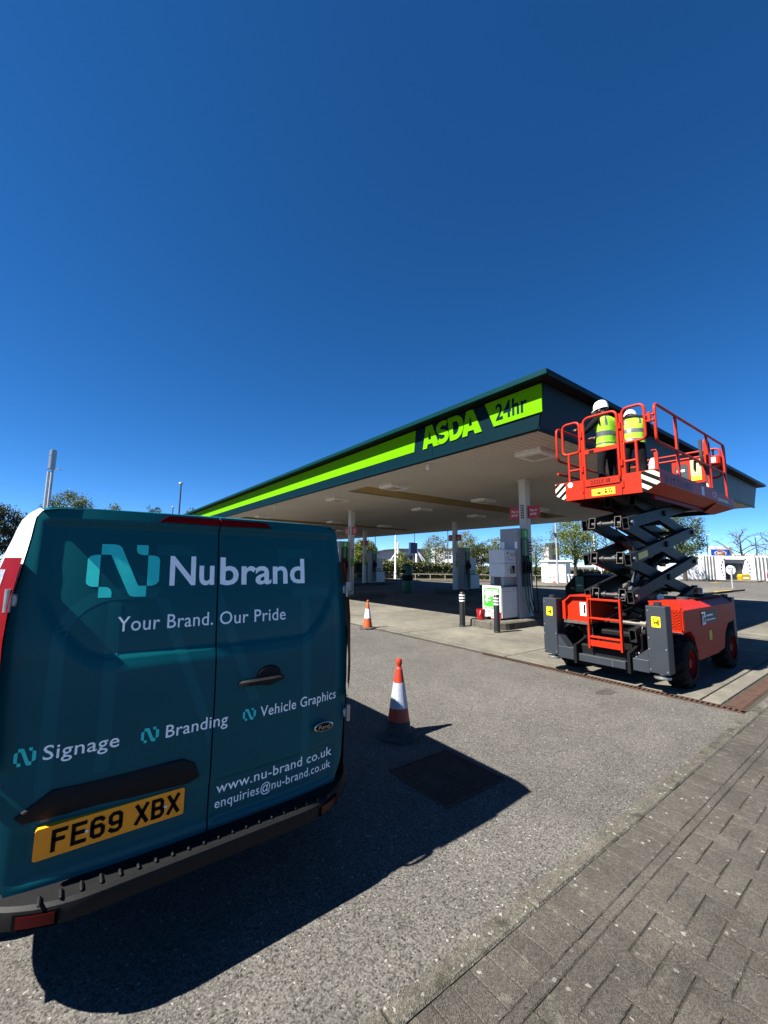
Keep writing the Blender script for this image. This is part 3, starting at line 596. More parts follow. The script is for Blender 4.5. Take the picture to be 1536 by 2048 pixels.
def cone(loc, label, worn, rz=0, s=1):
    t = thing('traffic_cone', label, 'traffic cone', loc, 'traffic cones'); x, y, z = loc; ORG[t.name] = Vector((0, 0, 0))
    t.rotation_euler.z = rz; t.scale = (s, s, s)
    oc = [(-.2, -.1), (-.1, -.2), (.1, -.2), (.2, -.1), (.2, .1), (.1, .2), (-.1, .2), (-.2, .1)]
    q = MB(); rg = [(1, 0), (1, .022), (.93, .038), (.62, .05)]
    q.v = [(a * k, c * k, h) for k, h in rg for a, c in oc]; q.f = [(r * 8 + i, r * 8 + (i + 1) % 8, r * 8 + 8 + (i + 1) % 8, r * 8 + 8 + i) for r in range(3) for i in range(8)] + [tuple(range(8))[::-1], tuple(range(24, 32))]; q.m = [0] * len(q.f)
    q.build('base', M['rubber'], t)
    r = lambda h: .128 - .098 * (h - .045) / .635
    for nm, a, b_, mt in (('skirt', .045, .16, 'rubber' if worn else 'cone_orange'), ('lower_band', .16, .28, 'cone_red' if worn else 'cone_orange'), ('reflective_sleeve', .28, .52, 'cone_reflect' if worn else 'cone_white'), ('upper_band', .52, .655, 'cone_red' if worn else 'cone_orange')):
        e = .003 if nm == 'reflective_sleeve' else 0
        MB().lathe([(r(a) + e, a), (r(b_) + e, b_)], n=28).build(nm, M[mt], t, 40)
    MB().lathe([(r(.655), .655), (.026, .665), (.024, .685), (.031, .70), (.031, .735), (.026, .75), (.015, .752)], n=20).build('tip', M['cone_red' if worn else 'cone_orange'], t, 50)
    return t
cone((2.80, 3.39, .002), 'worn red and silver traffic cone near the van, its base in shadow', True, .55)
cn2 = cone((6.5, 9.2, .004), 'clean orange and white traffic cone by the forecourt edge, farther away', False, .3)
# green litter bin under the canopy
bx, by = 16.72, 19.48
lb = thing('litter_bin', 'tall round green litter bin under the canopy between the columns', 'litter bin', (bx, by, .02))
MB().lathe([(.30, .02), (.31, .06), (.31, .72)], (bx, by, 0), 24).build('lower_drum', M['bin_green'], lb, 40)
MB().lathe([(.34, .74), (.35, .78), (.35, 1.02), (.34, 1.06)], (bx, by, 0), 24).build('black_belt', M['lift_black'], lb, 40)
q = MB().lathe([(.31, 1.07), (.31, 1.55), (.27, 1.66), (.15, 1.72), (.001, 1.73)], (bx, by, 0), 24); q.build('hood', M['bin_green'], lb, 40)
MB().box(bx - .335, bx - .28, by - .14, by + .14, 1.2, 1.38).build('opening', M['gap_black'], lb)
# bins behind the lift
rb = thing('recycling_bank', 'low black recycling bank with green hatch and blue lid behind the lift', 'recycling bin', (14.2, 6.95, .212))
MB().prism([(6.93, .23), (7.62, .23), (7.62, 1.02), (7.28, 1.40), (6.93, 1.42)], 'yz', 13.72, 14.7).build('body', M['lift_black'], rb)
MB().box(13.74, 14.7, 6.15, 6.925, .23, 1.40, 0, .02).build('body', M['lift_black'], rb)
h = MB().box(13.69, 13.72, 6.95, 7.24, .86, 1.385, 0, .01).build('green_hatch', M['bin_green'], rb); q = MB().lathe([(.02, 13.678), (.085, 13.684), (.085, 13.69)], (0, 7.095, 1.08), 20, axis='x'); q.v = [(x, y, 1.08 + (z - 1.08) * .3) for x, y, z in q.v]; q.build('badge', M['zinc'], h)
MB().box(13.68, 14.72, 6.13, 6.94, 1.403, 1.47, 0, .03).build('blue_lid', M['bin_blue'], rb)
q = MB()
for i in range(4): q.box(13.715, 13.7195, 7.30 + i * .035, 7.32 + i * .035, .95, 1.0)
q.build('orange_marking', M['sign_orange'], rb)
# ---------------------------------------------------------------- the van: white panel van with teal wrapped rear doors
VX = .615
def prof(z): return 2.135 + .09 * max(0, (z - 1.0) / .9) ** 1.5
def zb(X): return 1.315 + 4.2 * max(0, abs(X) - .44) ** 2
def rear(X, z):
    y = prof(z) + .065 * (abs(X) / .79) ** 3.5
    d = (.008 * smooth01((z - zb(X) + .07) / .07) + .008 * smooth01((z - zb(X) + .014) / .014)) * smooth01((.715 - abs(X)) / .04) * smooth01((1.90 - z) / .03)
    y += d
    y += .014 * smooth01((.72 - z) / .05) * smooth01((z - .50) / .03) * smooth01((.7 - abs(X)) / .05) * (1 if X > .03 else .5)   # pressed lower panel
    return y
def halfw(z): return .735 + .055 * smooth01((1.95 - z) / .55) - .035 * smooth01((1.1 - z) / .5) - .055 * smooth01((.62 - z) / .16) - .045 * max(0, (z - 1.885) / .067) ** 2.2
van = thing('delivery_van', 'teal and white panel van with lettering on its closed rear doors', 'van', (VX, 4.6, 0))
def W(X, y, z): return (VX + X, y, z)
for sd in (-1, 1):
    NX, NZ = 52, 170; z0, z1 = .475, 1.952; q = MB()
    for j in range(NZ + 1):
        z = z0 + (z1 - z0) * j / NZ
        for i in range(NX + 1):
            X = sd * (.0035 + (halfw(z) - .0035) * i / NX); q.v.append(W(X, rear(X, z), z))
    q.f = [(j * (NX + 1) + i, j * (NX + 1) + i + 1, (j + 1) * (NX + 1) + i + 1, (j + 1) * (NX + 1) + i) for j in range(NZ) for i in range(NX)]; q.m = [0] * len(q.f)
    # turned-in edge
    ring = [j * (NX + 1) for j in range(NZ + 1)] + [NZ * (NX + 1) + i for i in range(1, NX + 1)] + [j * (NX + 1) + NX for j in range(NZ - 1, -1, -1)] + [i for i in range(NX - 1, 0, -1)]
    b0 = len(q.v); q.v += [(q.v[k][0], q.v[k][1] + .045, q.v[k][2]) for k in ring]; L = len(ring)
    for k in range(L): q.f.append((ring[k], ring[(k + 1) % L], b0 + (k + 1) % L, b0 + k)); q.m.append(0)
    d = q.build('rear_door', M['teal'], van, 35)
    if sd < 0: door_l = d
    else: door_r = d
    # roof edge lamp half
    zz0, zz1 = 1.908, 1.942; q = MB(); a0, a1 = .004, .262
    def lp(X, z, e): return W(sd * X, rear(sd * X, z) - e, z)
    for e in (-.01, .014):
        q.v += [lp(a0, zz0, e), lp(a1 + .02, zz0 + .004, e), lp(a1 - .02, zz1, e), lp(a0, zz1, e)]
    q.f = [(0, 1, 2, 3), (7, 6, 5, 4), (0, 4, 5, 1), (1, 5, 6, 2), (2, 6, 7, 3), (3, 7, 4, 0)]; q.m = [0] * 6
    q.build('brake_lamp', M['dark_red_lens'], d)
# body shell: half outline from sill to roof middle, rounded into the rear pillars
OUT = [(.86, .42), (.93, .50), (.955, .65), (.968, .9), (.968, 1.1), (.955, 1.25), (.93, 1.4), (.90, 1.55), (.868, 1.7), (.853, 1.76), (.836, 1.82), (.818, 1.868), (.796, 1.902), (.768, 1.929), (.735, 1.946), (.69, 1.955), (.5, 1.962), (.25, 1.965), (0, 1.966)]
T = [i / 8 for i in range(9)]
def pil(j, t, sd, e=0):                          # rear corner: a slanting face from the door edge to the flank
    X, z = OUT[j]
    if z > 1.945: return W(sd * (X - .02 * (1 - t)), prof(z) + .02 + .07 * t, z - .012 * (1 - t))
    x0 = min(X - .02, halfw(z) + .007); k = 1 - (1 - t) ** 1.25; f = smooth01((1.945 - z) / .12)
    return W(sd * (x0 + (X - x0) * k + e * .8), prof(z) + .076 - .02 * (1 - f) + (.10 + .24 * f) * t - e * .12, z)
secs = []
row = [[pil(j, t, 1) for j in range(len(OUT))] for t in T]
for y, kz, kx, zf in ((2.75, 1.003, 1, 0), (3.6, 1.006, 1.01, 0), (4.8, 1.006, 1.01, 0), (5.5, .985, 1.0, 0), (5.85, .93, .985, 0), (6.25, .74, .98, 0), (6.55, .58, .97, 0), (6.9, .51, .93, 0), (7.08, .42, .86, 0), (7.12, .28, .8, 0)):
    row.append([W(X * kx, y, .42 + (z - .42) * kz) for X, z in OUT])
q = MB(); n = len(OUT)
for sd in (1, -1):
    b0 = len(q.v)
    for r in row: q.v += [(VX + sd * (p[0] - VX), p[1], p[2]) for p in r]
    q.f += [(b0 + r * n + j, b0 + r * n + j + 1, b0 + (r + 1) * n + j + 1, b0 + (r + 1) * n + j) for r in range(len(row) - 1) for j in range(n - 1)]
q.m = [0] * len(q.f)
q.m = [1 if all(q.v[i][2] > 1.93 and q.v[i][1] < 2.45 for i in f) else 0 for f in q.f]
shell = q.build('body_shell', [M['white_paint'], M['teal']], van, 50)
# dark aperture behind the doors, floor, nose
MB().prism([(-.80, .44), (.80, .44), (.82, 1.3), (.74, 1.93), (-.74, 1.93), (-.82, 1.3)], 'xz', 2.24, 2.36).build('door_aperture', M['gap_black'], van)
a = [o for o in COL.objects if o.name.startswith('door_aperture')][0]
for v in a.data.vertices: v.co.x += VX; v.co.y += .15 * smooth01((v.co.z - 1.2) / .8)
MB().box(VX - .85, VX + .85, 2.3, 6.9, .36, .44).build('floor_pan', M['gap_black'], van); MB().box(VX - .75, VX + .75, 6.95, 7.15, .35, .85, 0, .08).build('front_bumper', M['black_plastic'], van)
for sd in (-1, 1):
    # teal wrap return between door edge and pillar
    js = [j for j in range(len(OUT)) if OUT[j][1] > .6 and OUT[j][1] < 1.94]
    def patch(z_a, z_b, t_a, t_b, e, nm, mt, par, nz=16, nt=5, taper=None):
        q = MB()
        for iz in range(nz + 1):
            z = z_a + (z_b - z_a) * iz / nz
            j = max(i for i in range(len(OUT) - 1) if OUT[i][1] <= z + 1e-6); f = (z - OUT[j][1]) / (OUT[j + 1][1] - OUT[j][1])
            ta, tb = (taper(iz / nz) if taper else (t_a, t_b))
            for it in range(nt + 1):
                t = ta + (tb - ta) * it / nt; p0_, p1_ = pil(j, t, sd, e), pil(j + 1, t, sd, e); q.v.append(tuple(p0_[k] * (1 - f) + p1_[k] * f for k in range(3)))
        m = nt + 1; q.f = [(r * m + i, r * m + i + 1, (r + 1) * m + i + 1, (r + 1) * m + i) for r in range(nz) for i in range(nt)]; q.m = [0] * len(q.f)
        return q.build(nm, mt, par, 40)
    tp = lambda s: (-.18 + .02 * s ** 3, .66 - .22 * smooth01((s - .75) / .25))
    tl = patch(.93, 1.73, 0, 0, .030, 'tail_lamp', M['dark_red_lens'], van, 30, 6, tp)
    patch(1.32, 1.68, 0, 0, .0325, 'clear_lens', M['clear_lens'], tl, 14, 3, lambda s: (.16 + .06 * s, .46 - .06 * s))
    patch(1.0, 1.22, 0, 0, .0325, 'red_lens', M['red_lens'], tl, 10, 3, lambda s: (.05, .60))
    patch(.43, .915, .0, .55, .012, 'corner_trim', M['black_plastic'], van, 12, 5)
    # door hinges
    for z in (1.56, .84):
        X = sd * (halfw(z) + .004); y = rear(X, z) - .028
        hg = MB().box(VX + X - .018, VX + X + .018, y + .006, y + .035, z - .026, z + .026, 0, .006).cyl((VX + X + sd * .010, y + .004, z - .045), (VX + X + sd * .010, y + .004, z + .045), .013, n=12)
        hg.build('hinge', M['zinc'], van, 40)
    # wheels
    for wy in (3.05, 6.0):
        xo = VX + sd * .93
        w_ = MB().lathe([(.2, 0), (.30, .0), (.335, -.03), (.335, -.19), (.30, -.22), (.2, -.22)] if sd > 0 else [(.2, 0), (.30, 0), (.335, .03), (.335, .19), (.30, .22), (.2, .22)], (xo, wy, .335), 28, axis='x', caps=False).build('wheel', M['tyre'], van, 40)
        MB().lathe([(.03, .012 * sd), (.12, .012 * sd), (.2, -.01 * sd), (.2, -.05 * sd)], (xo, wy, .335), 20, axis='x').build('rim', M['zinc'], w_, 40)
    MB().prism([(4.95, 1.12), (6.15, 1.12), (5.65, 1.72), (5.0, 1.76)], 'yz', VX + sd * .885, VX + sd * .965).build('side_window', M['glass_dark'], van)
    mr = MB().box(VX + sd * .98, VX + sd * 1.16, 5.95, 6.07, 1.1, 1.38, 0, .03).build('door_mirror', M['black_plastic'], van)
# rear bumper with stepped top
q = MB(); NB = 72; pr = [(.11, .380), (.035, .388), (.008, .405), (.0, .445), (.004, .470), (.016, .481), (.13, .486), (.15, .46)]
def bumper_y(X): k = min(1, max(0, abs(X) - .42) / .53); return 2.022 + .60 * (1 - math.sqrt(1 - k * k))
def plan(s_):                                     # arc-like run round the corner, then along the flank
    a_ = max(0, abs(s_) - .42) / .55; sg = 1 if s_ > 0 else -1
    if a_ < PI / 2: return Vector((sg * (min(abs(s_), .42) + .53 * math.sin(a_)), 2.022 + .60 * (1 - math.cos(a_))))
    return Vector((sg * .95, 2.622 + (a_ - PI / 2) * .55))
for i in range(NB + 1):
    s_ = -1.6 + 3.2 * i / NB; p_ = plan(s_); d_ = (plan(s_ + .01) - plan(s_ - .01)).normalized(); n_ = Vector((-d_.y, d_.x))
    for a_, z in pr: q.v.append(W(p_.x + n_.x * a_, p_.y + n_.y * a_, z))
m = len(pr); q.f = [(i * m + k, i * m + k + 1, (i + 1) * m + k + 1, (i + 1) * m + k) for i in range(NB) for k in range(m - 1)]; q.m = [0] * len(q.f)
bump = q.build('rear_bumper', M['black_plastic'], van, 35)
for i in range(20):
    x = .02 + i * .0625; MB().box(x - .006, x + .006, 2.045, 2.10, .480, .4945, 0, .005).build('step_rib', M['black_plastic'], bump)
for sd in (-1, 1):                               # reflectors set into the curve of the bumper
    for nm, xa, xb, za, zc, e, mt in (('reflector_recess', .535, .668, .412, .464, .001, 'gap_black'), ('reflector', .546, .657, .420, .457, .005, 'reflector_red')):
        q = MB(); N = 8
        for i in range(N + 1):
            X = sd * (xa + (xb - xa) * i / N); y = bumper_y(X) - .003 - e; q.v += [W(X, y, za), W(X, y, zc), W(X, y + .012, zc), W(X, y + .012, za)]
        q.f = [(i * 4 + k, i * 4 + (k + 1) % 4, i * 4 + 4 + (k + 1) % 4, i * 4 + 4 + k) for i in range(N) for k in range(4)] + [(0, 1, 2, 3), tuple(N * 4 + k for k in range(4))]; q.m = [0] * len(q.f)
        q.build(nm, M[mt], bump)
MB().tube([(.17, 2.4, .325), (.165, 2.21, .31)], .024, 14).build('exhaust_pipe', M['arm_grey'], van); MB().lathe([(.019, 2.203), (.019, 2.208)], (.165, 0, .31), 14, axis='y').build('pipe_mouth', M['gap_black'], van)
# handle, garnish, plate, badge
hb = MB().lathe([(.001, 0), (.06, 0), (.07, .012)], (0, 0, 0), 20); q = MB(); q.merge(hb, lambda p: (.885 + p.x, rear(.27, 1.13) - .001 - (.008 if p.z < .006 else -.004), 1.135 + p.y * .75)); q.build('handle_recess', M['black_plastic'], door_r, 40)
q = MB(); N = 14
for i in range(N + 1):
    s = i / N; x = .728 + .24 * s; lift = .030 * (1 - (2 * s - 1) ** 4) + .004; hh = .017 * (1 - .55 * abs(2 * s - 1) ** 5)
    yy = rear(x - VX, 1.12) - lift; zc = 1.118
    q.v += [(x, yy + .012, zc - hh), (x, yy - .006, zc - hh * .7), (x, yy - .008, zc + hh * .5), (x, yy + .008, zc + hh)]
q.f = [(i * 4 + k, i * 4 + (k + 1) % 4, i * 4 + 4 + (k + 1) % 4, i * 4 + 4 + k) for i in range(N) for k in range(4)] + [(0, 1, 2, 3), (N * 4, N * 4 + 1, N * 4 + 2, N * 4 + 3)]; q.m = [0] * len(q.f)
q.build('door_handle', M['black_plastic'], door_r, 45)
gp = [(-.085, .752), (.02, .828), (.49, .832), (.545, .80), (.568, .738), (.52, .722), (-.06, .728)]
q = MB(); n = len(gp)
for e, sc in ((-.004, 1), (.012, .985), (.018, .95)):
    cx, cz = .24, .775
    q.v += [(cx + (x - cx) * sc, rear(x - VX, z) - e, cz + (z - cz) * (sc if e < .015 else .72)) for x, z in gp]
q.f = [(r * n + i, r * n + (i + 1) % n, (r + 1) * n + (i + 1) % n, (r + 1) * n + i) for r in range(2) for i in range(n)] + [tuple(range(2 * n, 3 * n))]; q.m = [0] * len(q.f)
q.build('plate_garnish', M['black_plastic'], door_l, 30)
px0, px1, pz0, pz1 = -.014, .506, .597, .708; py = prof(.65) - .006
plate = MB().prism(rrect(px0, px1, pz0, pz1, .01), 'xz', py, py + .03).build('number_plate', M['plate_yellow'], door_l)
cw, chh = .050, .079; cz0 = pz0 + .0165; sw = .014
def stroke(q, pts, wd=sw):                        # mitred ribbon along a path
    P_ = [Vector(p) for p in pts]; P_[0] = P_[0] - (P_[1] - P_[0]).normalized() * wd * .5; P_[-1] = P_[-1] + (P_[-1] - P_[-2]).normalized() * wd * .5
    L_, R_ = [], []
    for i, p in enumerate(P_):
        d0 = (p - P_[i - 1]).normalized() if i else None; d1 = (P_[i + 1] - p).normalized() if i < len(P_) - 1 else None
        d0 = d0 or d1; d1 = d1 or d0; n0, n1 = Vector((-d0.y, d0.x)), Vector((-d1.y, d1.x)); m_ = (n0 + n1).normalized(); m_ *= wd * .5 / max(.35, m_.dot(n0)); L_.append(p + m_); R_.append(p - m_)
    n = len(P_); b_ = len(q.v)
    for y_ in (-.0006, .0006): q.v += [(p.x, y_, p.y) for p in L_] + [(p.x, y_, p.y) for p in R_]
    for i in range(n - 1):
        for k in (0, 2 * n): q.f.append((b_ + k + i, b_ + k + i + 1, b_ + k + n + i + 1, b_ + k + n + i)); q.m.append(0)
def char(c, x):
    q = MB(); h = sw / 2; X0, X1, Z0_, Z1 = x + h, x + cw - h, cz0 + h, cz0 + chh - h; zm = (Z0_ + Z1) / 2; k = .009
    P = {'F': [[(X0, Z0_), (X0, Z1), (X1, Z1)], [(X0, zm + .002), (X1 - .008, zm + .002)]], 'E': [[(X1, Z0_), (X0, Z0_), (X0, Z1), (X1, Z1)], [(X0, zm + .002), (X1 - .006, zm + .002)]],
         '6': [[(X1 - .002, Z1 - .006), (X1 - k, Z1), (X0 + k, Z1), (X0, Z1 - k), (X0, Z0_ + k), (X0 + k, Z0_), (X1 - k, Z0_), (X1, Z0_ + k), (X1, zm - k + .005), (X1 - k, zm + .005), (X0, zm + .003)]],
         '9': [[(X0 + .002, Z0_ + .006), (X0 + k, Z0_), (X1 - k, Z0_), (X1, Z0_ + k), (X1, Z1 - k), (X1 - k, Z1), (X0 + k, Z1), (X0, Z1 - k), (X0, zm + k - .005), (X0 + k, zm - .005), (X1, zm - .003)]],
         'X': [[(X0, Z0_), (X1, Z1)], [(X0, Z1), (X1, Z0_)]], 'B': [[(X0, Z0_), (X0, Z1), (X1 - k, Z1), (X1 - .002, Z1 - k), (X1 - .002, zm + k), (X1 - k, zm), (X0, zm)], [(X1 - k, zm), (X1, zm - k), (X1, Z0_ + k), (X1 - k, Z0_), (X0, Z0_)]]}[c]
    for s_ in P: stroke(q, s_)
    q.v = [(a_, py - .0015 + b_, c_) for a_, b_, c_ in q.v]; q.build('character', M['ink_black'], plate)
for c, x in zip('FE69XBX', (.038, .099, .160, .221, .315, .376, .437)): char(c, x)
for x in (.149, .431): MB().lathe([(.0055, py - .005), (.006, py - .001)], (x, 0, .652), 12, axis='y').build('screw', M['sign_white'], plate)
bq = MB().lathe([(.060, 0), (.060, .008), (.054, .011)], n=32); bd = MB().merge(bq, lambda p: (1.214 + p.x, prof(.8) - p.z, .814 + p.y * .42)).build('badge', M['chrome'], door_r, 40)
bi = MB().lathe([(.052, .0108), (.052, .0118), (.04, .0125)], n=32); MB().merge(bi, lambda p: (1.214 + p.x, prof(.8) - p.z, .814 + p.y * .40)).build('badge_field', M['ink_black'], bd, 40)
q = MB(); VF = lettering('Ford', 1.180, 1.248, .803, .022, .0); flat_on(q, ([(x + (z - .81) * .25, z) for x, z in VF[0]], VF[1]), lambda a_, b_: (a_, prof(.8) - .0135, b_)); q.build('badge_script', M['chrome'], bd)
# vinyl graphics lying on the doors
def onr(e): return lambda a_, b_: (a_, rear(a_ - VX, b_) - e, b_)
def cut_grid(poly, m, e, name, par, step=.03):   # a polygon laid on the door, diced so that it follows the pressings
    bm = bmesh.new(); vs = [bm.verts.new((x, 0, z)) for x, z in poly]; bm.faces.new(vs)
    xs_ = [p[0] for p in poly]; zs_ = [p[1] for p in poly]
    for ax, lo, hi in ((0, min(xs_), max(xs_)), (2, min(zs_), max(zs_))):
        k = lo + step
        while k < hi:
            co = [0, 0, 0]; no = [0, 0, 0]; co[ax] = k; no[ax] = 1
            bmesh.ops.bisect_plane(bm, geom=bm.verts[:] + bm.edges[:] + bm.faces[:], plane_co=co, plane_no=no); k += step
    q = MB(); bm.verts.index_update(); q.add([onr(e)(v.co.x, v.co.z) for v in bm.verts], [[v.index for v in f.verts] for f in bm.faces]); bm.free()
    return q.build(name, M[m], par, 0)
def wash(poly, par): cut_grid(poly, 'teal_light', .0005, 'tonal_graphic', par, .014)
def ring_arc(cx, cz, ro, ri, a0, a1, n=10): return [(cx + ro * math.cos(a0 + (a1 - a0) * i / n), cz + ro * math.sin(a0 + (a1 - a0) * i / n)) for i in range(n + 1)] + [(cx + ri * math.cos(a1 + (a0 - a1) * i / n), cz + ri * math.sin(a1 + (a0 - a1) * i / n)) for i in range(n + 1)]
wash([(-.03, .60), (.02, .60), (.02, 1.38), (-.03, 1.38)], door_l); wash(ring_arc(.19, 1.38, .22, .17, PI, PI / 2), door_l); wash([(.19, 1.55), (.34, 1.55), (.365, 1.60), (.19, 1.60)], door_l)
wash([(.155, .86), (.205, .86), (.205, 1.54), (.155, 1.54)], door_l); wash([(.34, 1.55), (.39, 1.55), (.602, .98), (.602, .86)], door_l); wash([(.33, 1.80), (.47, 1.80), (.52, 1.75), (.33, 1.75)], door_l)
wash([(.625, 1.46), (.625, 1.60), (.84, 1.02), (.79, 1.02)], door_r); wash([(.94, 1.62), (.99, 1.62), (.99, 1.80), (.94, 1.80)], door_r); wash([(.99, 1.75), (1.16, 1.75), (1.16, 1.80), (.99, 1.80)], door_r)
wash([(1.085, .62), (1.135, .62), (1.135, 1.52), (1.085, 1.52)], door_r); wash([(1.02, 1.525), (1.22, 1.525), (1.22, 1.58), (1.02, 1.58)], door_r); wash(ring_arc(1.2, 1.42, .16, .11, 0, PI / 2), door_r); wash([(1.31, .98), (1.36, .98), (1.36, 1.42), (1.31, 1.42)], door_r)
def icon(x0, x1, z0, z1, par, main):
    fx_ = lambda a_: x0 + (x1 - x0) * a_; fz = lambda b_: z0 + (z1 - z0) * b_
    def pc(pts, edge=True):
        cut_grid([(fx_(a_), fz(b_)) for a_, b_ in pts], 'vinyl_mint', .0007, 'logo_piece', par, .05)
    r_ = .055
    pc([(.17, 1), (.34, 1), (.395, .985), (.44, .945), (.70, .21), (.82, .2), (.82, 0), (.66, 0), (.60, .02), (.57, .06), (.30, .80), (.17, .80)])
    pc([(.0, .30), (.01, .255), (.05, .215), (.10, .2), (.165, .2), (.165, .795), (.09, .79), (.03, .765), (.0, .71)])
    pc([(.17, .0), (.345, .0), (.345, .10), (.325, .155), (.285, .19), (.23, .197), (.17, .197)])
    pc([(.82, 1), (.65, 1), (.65, .90), (.67, .84), (.71, .815), (.76, .803), (.82, .803)])
    pc([(1.0, .71), (.99, .75), (.95, .785), (.90, .797), (.825, .797), (.825, .203), (.90, .207), (.965, .235), (1.0, .29)])
icon(.067, .347, 1.560, 1.796, door_l, True); icon(-.103, -.036, .935, 1.0, door_l, False); icon(.315, .384, .935, .995, door_l, False); icon(.756, .822, .935, .99, door_r, False)
def word(txt, x0, x1, base, cap, bold, par, space=1.0):
    q = MB(); flat_on(q, lettering(txt, x0, x1, base, cap, bold, space), onr(.0009)); q.build('lettering', M['vinyl_white'], par)
word('Nu', .392, .597, 1.610, .134, .018, door_l); word('brand', .626, 1.108, 1.608, .134, .018, door_r)
word('Your Brand.', .195, .597, 1.412, .062, .004, door_l, 1.05); word('Our Pride', .630, .985, 1.410, .062, .004, door_r, 1.05)
word('Signage', -.015, .236, .945, .052, .006, door_l, 1.05); word('Branding', .412, .683, .938, .052, .006, door_l, 1.05); word('Vehicle Graphics', .846, 1.316, .938, .050, .004, door_r, 1.05)
word('www.nu-brand co.uk', .651, 1.298, .628, .046, .004, door_r, 1.05); word('enquiries@nu-brand.co.uk', .647, 1.293, .563, .042, .003, door_r, 1.05)
# ---------------------------------------------------------------- scissor lift
YC = 3.06
lift = thing('scissor_lift', 'red and grey rough terrain scissor lift with raised platform beside the canopy', 'lift', (8.1, YC, 0))
def yy(y): return YC + y                         # offsets from the centre line
# chassis
ch_ = MB().box(6.78, 9.6, 2.62, 3.5, .30, .74, 0, .02).build('chassis', M['lift_black'], lift)
MB().cyl((6.95, 2.62, .86), (6.95, 3.38, .86), .035, n=14).cyl((6.95, 2.6, .86), (6.95, 2.68, .86), .06, n=14).build('cross_shaft', M['grease'], ch_, 40)
q = MB()
for y in (2.66, 3.34): MB().obox((6.86, y, .66), (7.08, y, 1.02), .03, .12, (1, 0, 0)).box(6.86, 6.98, y - .06, y + .06, .74, .79).build('shaft_bracket', M['steel_dark'], ch_)
MB().cyl((7.0, 3.1, .8), (8.6, 3.1, 1.35), .06, n=14).build('lift_ram', M['arm_grey'], ch_, 40); MB().cyl((6.8, 3.18, .88), (7.6, 2.9, 1.12), .018, n=10).build('ram_rod', M['chrome'], ch_, 40)
# wheels with chevron lugs
def wheel(x, y, out):
    q = MB(); prf = [(.20, 0), (.285, .008), (.325, .035), (.335, .09), (.335, .19), (.325, .245), (.285, .27), (.20, .275)]
    q.lathe([(r, -h * out) for r, h in prf], (x, y, .36), 30, axis='y', caps=False)
    w_ = q.build('wheel', M['tyre'], lift, 35)
    g_ = MB()
    for k in range(15):
        for s_ in (0, 1):
            a0 = 2 * PI * (k + .5 * s_) / 15; h0, h1 = (.01, .145) if s_ == 0 else (.265, .13)
            pts = []
            for a_, h, r in ((a0, h0, .30), (a0 + .05, h0 + (.03 if s_ == 0 else -.03), .335), (a0 + .28, h1, .338)):
                pts.append((a_, h, r))
            vs = []
            for (a_, h, r) in pts:
                for da, dr in ((-.055, 0), (-.04, .03), (.04, .03), (.055, 0)): vs.append((x + (r + dr) * math.cos(a_ + da), y - h * out, .36 + (r + dr) * math.sin(a_ + da)))
            g_.add(vs, [(i * 4 + j, i * 4 + j + 1, i * 4 + 5 + j, i * 4 + 4 + j) for i in range(2) for j in range(3)] + [(0, 1, 2, 3), (8, 9, 10, 11)])
    o = g_.build('tread_lugs', M['tyre'], w_); o['kind'] = 'stuff'
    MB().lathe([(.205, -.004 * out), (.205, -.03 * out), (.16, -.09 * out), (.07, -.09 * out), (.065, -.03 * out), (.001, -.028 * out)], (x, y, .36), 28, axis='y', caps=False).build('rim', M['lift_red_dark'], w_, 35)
    b_ = MB()
    for k in range(6): b_.cyl((x + .105 * math.cos(k * PI / 3), y - .088 * out, .36 + .105 * math.sin(k * PI / 3)), (x + .105 * math.cos(k * PI / 3), y - .07 * out, .36 + .105 * math.sin(k * PI / 3)), .013, n=6)
    b_.build('wheel_nuts', M['steel_dark'], w_)
for x in (7.17, 9.22): wheel(x, 2.13, -1); wheel(x, 3.98, 1)
# side covers
sp = [(7.02, .80), (7.02, 1.21), (9.56, 1.21), (9.56, .83), (9.50, .80), (9.38, .80), (9.1, .78), (8.92, .64), (8.80, .40), (8.42, .36), (7.52, .36), (7.47, .55), (7.38, .72), (7.25, .80)]
def cover(y_in, y_out, sgn):
    pr_ = [(p[0], p[1]) for p in sp]; q = MB(); n = len(pr_); ych = y_out - sgn * .17
    def rg(y, topz, k=0): return [(x, y, min(z, topz)) for x, z in pr_]
    q.v = rg(y_in, 1.21) + rg(ych, 1.21) + rg(y_out, 1.105) + [(x, y_out - sgn * (.10 if z < .45 else 0), z if z < .45 else min(z, 1.105)) for x, z in pr_]
    q.f = [(r * n + i, r * n + (i + 1) % n, (r + 1) * n + (i + 1) % n, (r + 1) * n + i) for r in range(2) for i in range(n)] + [tuple(range(n)), tuple(range(2 * n, 3 * n))]; q.v = q.v[:3 * n]; q.m = [0] * len(q.f)
    return q.build('side_cover', M['lift_red'], lift)
rc = cover(2.60, 2.15, -1); lc = cover(3.52, 3.97, 1)
MB().box(7.012, 7.02, 2.17, 2.6, .80, 1.1).build('grille_back', M['lift_black'], rc)
q = MB()                                         # perforated front of the right cover
for i in range(13):
    z = .82 + i * .022
    q.box(7.0, 7.012, 2.165, 2.60, z, z + .010)
    for j in range(9): q.box(7.0, 7.012, 2.175 + j * .052 + (i % 2) * .026, 2.187 + j * .052 + (i % 2) * .026, z + .010, z + .022)
q.box(7.0, 7.012, 2.155, 2.18, .80, 1.1).box(7.0, 7.012, 2.58, 2.6, .80, 1.2).box(7.0, 7.012, 2.155, 2.6, .795, .82).box(7.0, 7.012, 2.18, 2.6, 1.1, 1.2)
o = q.build('grille', M['lift_red'], rc); o['kind'] = 'stuff'
MB().box(6.99, 7.02, 2.17, 2.6, .77, .795).build('grille_lip', M['zinc'], rc)
